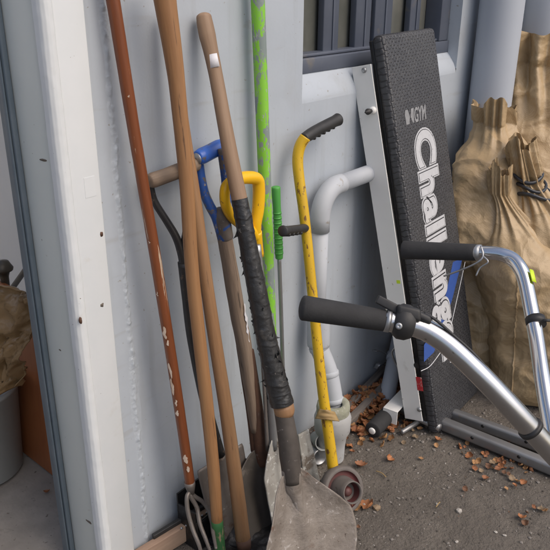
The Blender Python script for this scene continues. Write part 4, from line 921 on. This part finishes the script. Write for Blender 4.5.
mb = MB(); mb.grid(60, 34, lambda u, v: V((1.10+.42*u, -.015-.27*v, gh(1.1+.42*u, -.02-.27*v)+.012+.055*(1-v)*(.55+noise.noise(V((u*7, v*5, 3))))*min(1, u*6)*min(1, (1-u)*6)+.012*abs(noise.noise(V((u*17, v*13, 1)))))))
mb.build('sheet', M['black'], t, solid=.001)

# ================================================================== inside the doorway
bc = gnd(6, 482); bc = V((bc.x-.015, bc.y+.12, 0))
t = thing('bin', 'pale grey plastic bin inside the garage doorway', 'bin', bc)
zb = .33
mb = MB(); mb.lathe(bc, (0, 0, 1), [(.004, 0), (.004, .12), (.012, .132), (zb-.02, .152), (zb-.018, .158), (zb, .159), (zb+.002, .151), (.03, .126), (.02, 0)], 48); mb.build('bin_body', M['bin'], t)
t = thing('brown_sheet', 'crumpled brown plastic sheet stuffed into the grey bin', 'plastic sheet', bc+V((0, 0, .02)))
c4 = [plane(x, y, (1, 0, 0), bc.x+dx) for x, y, dx in [(-45, 262, -.04), (33, 306, .03), (-30, 412, -.05), (12, 388, .04)]]
def bsh(u, v):
    p = (c4[2]*(1-u)+c4[3]*u)*(1-v)+(c4[0]*(1-u)+c4[1]*u)*v
    return p+V((.034, .0, 0))*(noise.noise(V((u*4, v*4, 2)))*1.2+.4*math.sin(u*9)+1.6*abs(noise.noise(V((u*6+v*4, v*5-u*2, 5))))+.7*abs(noise.noise(V((u*15, v*15, 5)))))+V((0, 0, .02))*noise.noise(V((u*5, 1, v*3)))
mb = MB(); mb.grid(40, 50, bsh); mb.build('sheet', M['brownplastic'], t, solid=.003)
x0p = gnd(61, 495).x
t = thing('plywood_sheet', 'orange stained plywood sheet leaning inside the doorway beside the bin', 'plywood', (x0p, .45, 0))
mb = MB(); mb.box((x0p+.03, .36, 0), V((.05, 1, 0)).normalized(), V((.08, 0, 1)).normalized(), V((1, -.05, -.08)).normalized(), 0, .62, .003, .60, 0, .016, .002); mb.build('sheet', M['orange'], t)
P = plane(3, 268, (0, 1, 0), .75)
t = thing('garden_tap', 'dull bronze tap with round cap on the inside wall', 'tap', P)
mb = MB(); mb.lathe(P, (0, 0, 1), [(-.09, .012), (-.03, .014), (-.012, .020), (-.008, .030), (.0, .032), (.010, .026), (.022, .020), (.026, 0)], 28); mb.tube(spline([P-V((0, 0, .085)), P+V((.05, .06, -.11)), P+V((.3, .3, -.12)), V((1.58, P.y+.5, P.z-.12))], 8), .010, n=14); mb.build('tap_body', M['bronze'], t)

# ================================================================== leaves and stones
def leaf_mesh(name, seed):
    rs = random.Random(seed); L_ = .034; Wl = .016*rs.uniform(.8, 1.25); curl = rs.uniform(.2, .9); tw = rs.uniform(-.6, .6)
    vs = []; fs = []; nu, nv = 6, 10
    for j in range(nv+1):
        v = j/nv; w = Wl*math.sin(math.pi*min(1, v**.8*.97+.02))**.75+.0008
        w *= 1+.22*math.sin(j*2.4+seed)
        for i in range(nu+1):
            s_ = (i/nu-.5)*2; x = w*s_; y = L_*(v-.5); z = curl*.6*w*s_*s_+curl*.014*(2*v-1)**2+.003*math.sin(6*v+s_*3+seed)
            a_ = tw*(v-.5); vs.append((x*math.cos(a_)-z*math.sin(a_), y, x*math.sin(a_)+z*math.cos(a_)))
    for j in range(nv):
        for i in range(nu): q = j*(nu+1)+i; fs.append((q, q+1, q+nu+2, q+nu+1))
    me = bpy.data.meshes.new(name); me.from_pydata(vs, [], fs); me.polygons.foreach_set('use_smooth', [True]*len(fs)); me.materials.append(M['leaf%d' % (seed % 5)]); me.update(); return me
LM = [leaf_mesh('fallen_leaf', k) for k in range(10)]
def leaf_at(p, sc, me):
    o = bpy.data.objects.new('fallen_leaf', me); COL.objects.link(o)
    o.location = p; o.scale = (sc,)*3; o.rotation_euler = (random.uniform(-.5, .5), random.uniform(-.5, .5), random.uniform(0, 6.28))
    tag(o, 'small curled dry leaf lying loose on the ground', 'leaf', 'fallen leaves'); return o
lp = [(361, 467), (404, 443), (421, 459), (438, 441), (347, 440), (352, 453), (345, 447), (356, 509), (368, 507), (358, 528), (485, 479), (492, 463), (496, 461), (501, 467), (504, 474), (498, 470), (511, 480), (517, 483), (523, 484), (508, 476), (474, 468), (481, 470), (506, 490), (514, 487), (527, 514), (533, 509), (541, 511), (545, 513), (522, 519), (525, 524), (402, 433), (413, 430), (474, 462), (470, 455), (488, 466), (500, 462), (75, 547), (137, 541), (134, 531), (140, 548), (47, 494), (415, 437), (436, 446), (423, 424), (465, 491)]
for k, (x, y) in enumerate(lp):
    P = gnd(x, y); z = gh(P.x, P.y) if P.y < 0 else 0
    leaf_at(V((P.x, P.y, z+.008)), random.uniform(.5, 1.1)*.75 if k not in (0, 8, 36) else 1.2, LM[(k*3+1) % 10])
# leaf litter drifted against the wall
lm = {i: MB() for i in range(3)}
def add_leaf(mb, P, sc, me):
    rot = (Matrix.Rotation(random.uniform(0, 6.28), 3, 'Z') @ Matrix.Rotation(random.gauss(0, .55), 3, 'X') @ Matrix.Rotation(random.gauss(0, .55), 3, 'Y'))
    mb.add([P+rot @ (v.co*sc) for v in me.vertices], [tuple(p.vertices) for p in me.polygons])
for k in range(520):
    x = random.gauss(2.02, .17); y = -.03-abs(random.gauss(0, .09))
    if x < 1.74 or x > 2.5: continue
    hgt = max(0, .05*(1-abs(x-2.0)/.4)*(1+y/.25))
    add_leaf(lm[k % 3], V((x, y, gh(x, y)+.006+random.random()*hgt)), random.uniform(.55, 1.1), LM[k % 10])
for k in range(36):
    x = random.gauss(1.98, .14); y = random.uniform(-.75, -.45); x = 2.03+random.gauss(0, .03)-(y+.6)*.1
    add_leaf(lm[k % 3], V((x, y-.0, gh(x, y)+.006)), random.uniform(.3, .6), LM[k % 10])
for k in range(26):
    P = gnd(random.gauss(139, 5), random.gauss(546, 6)); add_leaf(lm[k % 3], V((P.x, min(P.y, -.02), .008+random.random()*.012)), random.uniform(.5, .9), LM[k % 10])
for i in range(3):
    if lm[i].f:
        o = lm[i].build('leaf_litter', M['leaf%d' % i]); tag(o, ['orange brown leaf litter drifted along the wall foot', 'darker brown leaf litter drifted along the wall foot', 'tan leaf litter drifted along the wall foot'][i], 'leaf litter', None, 'stuff')
for (x, y, r_) in [(459, 511, .011), (377, 508, .012), (364, 505, .009), (457, 540, .006), (505, 535, .006), (496, 531, .005), (437, 503, .005), (470, 447, .004)]:
    P = gnd(x, y); mb = MB(); rock(mb, V((0, 0, 0)), r_, x*.1)
    o = mb.build('stone', M['stone'] if r_ != .012 else M['leaf4']); o.location = (P.x, P.y, gh(P.x, P.y)+r_*.35); tag(o, 'small pale stone lying on the dirt', 'stone', 'loose stones')
# straw-like twigs
for (x0_, y0_, x1_, y1_) in [(436, 507, 440, 502), (376, 471, 386, 477), (404, 420, 420, 412), (468, 440, 476, 436)]:
    a_, b_ = gnd(x0_, y0_, .006), gnd(x1_, y1_, .006); mb = MB(); mb.tube(spline([a_, (a_+b_)/2+V((.004, 0, .002)), b_], 4), .0016, n=8)
    o = mb.build('twig', M['paper']); tag(o, 'thin dry twig lying on the dirt', 'twig', 'twigs on the dirt')

# ================================================================== light, sky, camera
w = bpy.data.worlds.new('World'); S.world = w; w.use_nodes = True
nt = w.node_tree; sky = nt.nodes.new('ShaderNodeTexSky'); sky.sky_type = 'NISHITA'; sky.sun_disc = False
sd = V((.12, -.85, 1.05)).normalized()
sky.sun_elevation = math.asin(sd.z); sky.sun_rotation = math.atan2(sd.x, sd.y); sky.dust_density = 5.0; sky.air_density = 1.0; sky.ozone_density = .6
nt.links.new(sky.outputs[0], nt.nodes['Background'].inputs[0]); nt.nodes['Background'].inputs[1].default_value = .15
sl = bpy.data.lights.new('sun', 'SUN'); sl.energy = .5; sl.angle = R(60); sl.color = (1, .985, .965)
so = bpy.data.objects.new('sun', sl); COL.objects.link(so); so.rotation_euler = sd.to_track_quat('Z', 'Y').to_euler()
cd = bpy.data.cameras.new('camera'); co = bpy.data.objects.new('camera', cd); COL.objects.link(co)
cd.sensor_width = 36; cd.lens = 36*FPX/550; cd.clip_start = .05; cd.clip_end = 500
co.matrix_world = Matrix(((RGT.x, UPV.x, -FWD.x, CAM.x), (RGT.y, UPV.y, -FWD.y, CAM.y), (RGT.z, UPV.z, -FWD.z, CAM.z), (0, 0, 0, 1)))
S.camera = co
S.view_settings.view_transform = 'Standard'; S.view_settings.look = 'None'; S.view_settings.gamma = 1; S.view_settings.exposure = 0.19
S.view_settings.use_curve_mapping = False
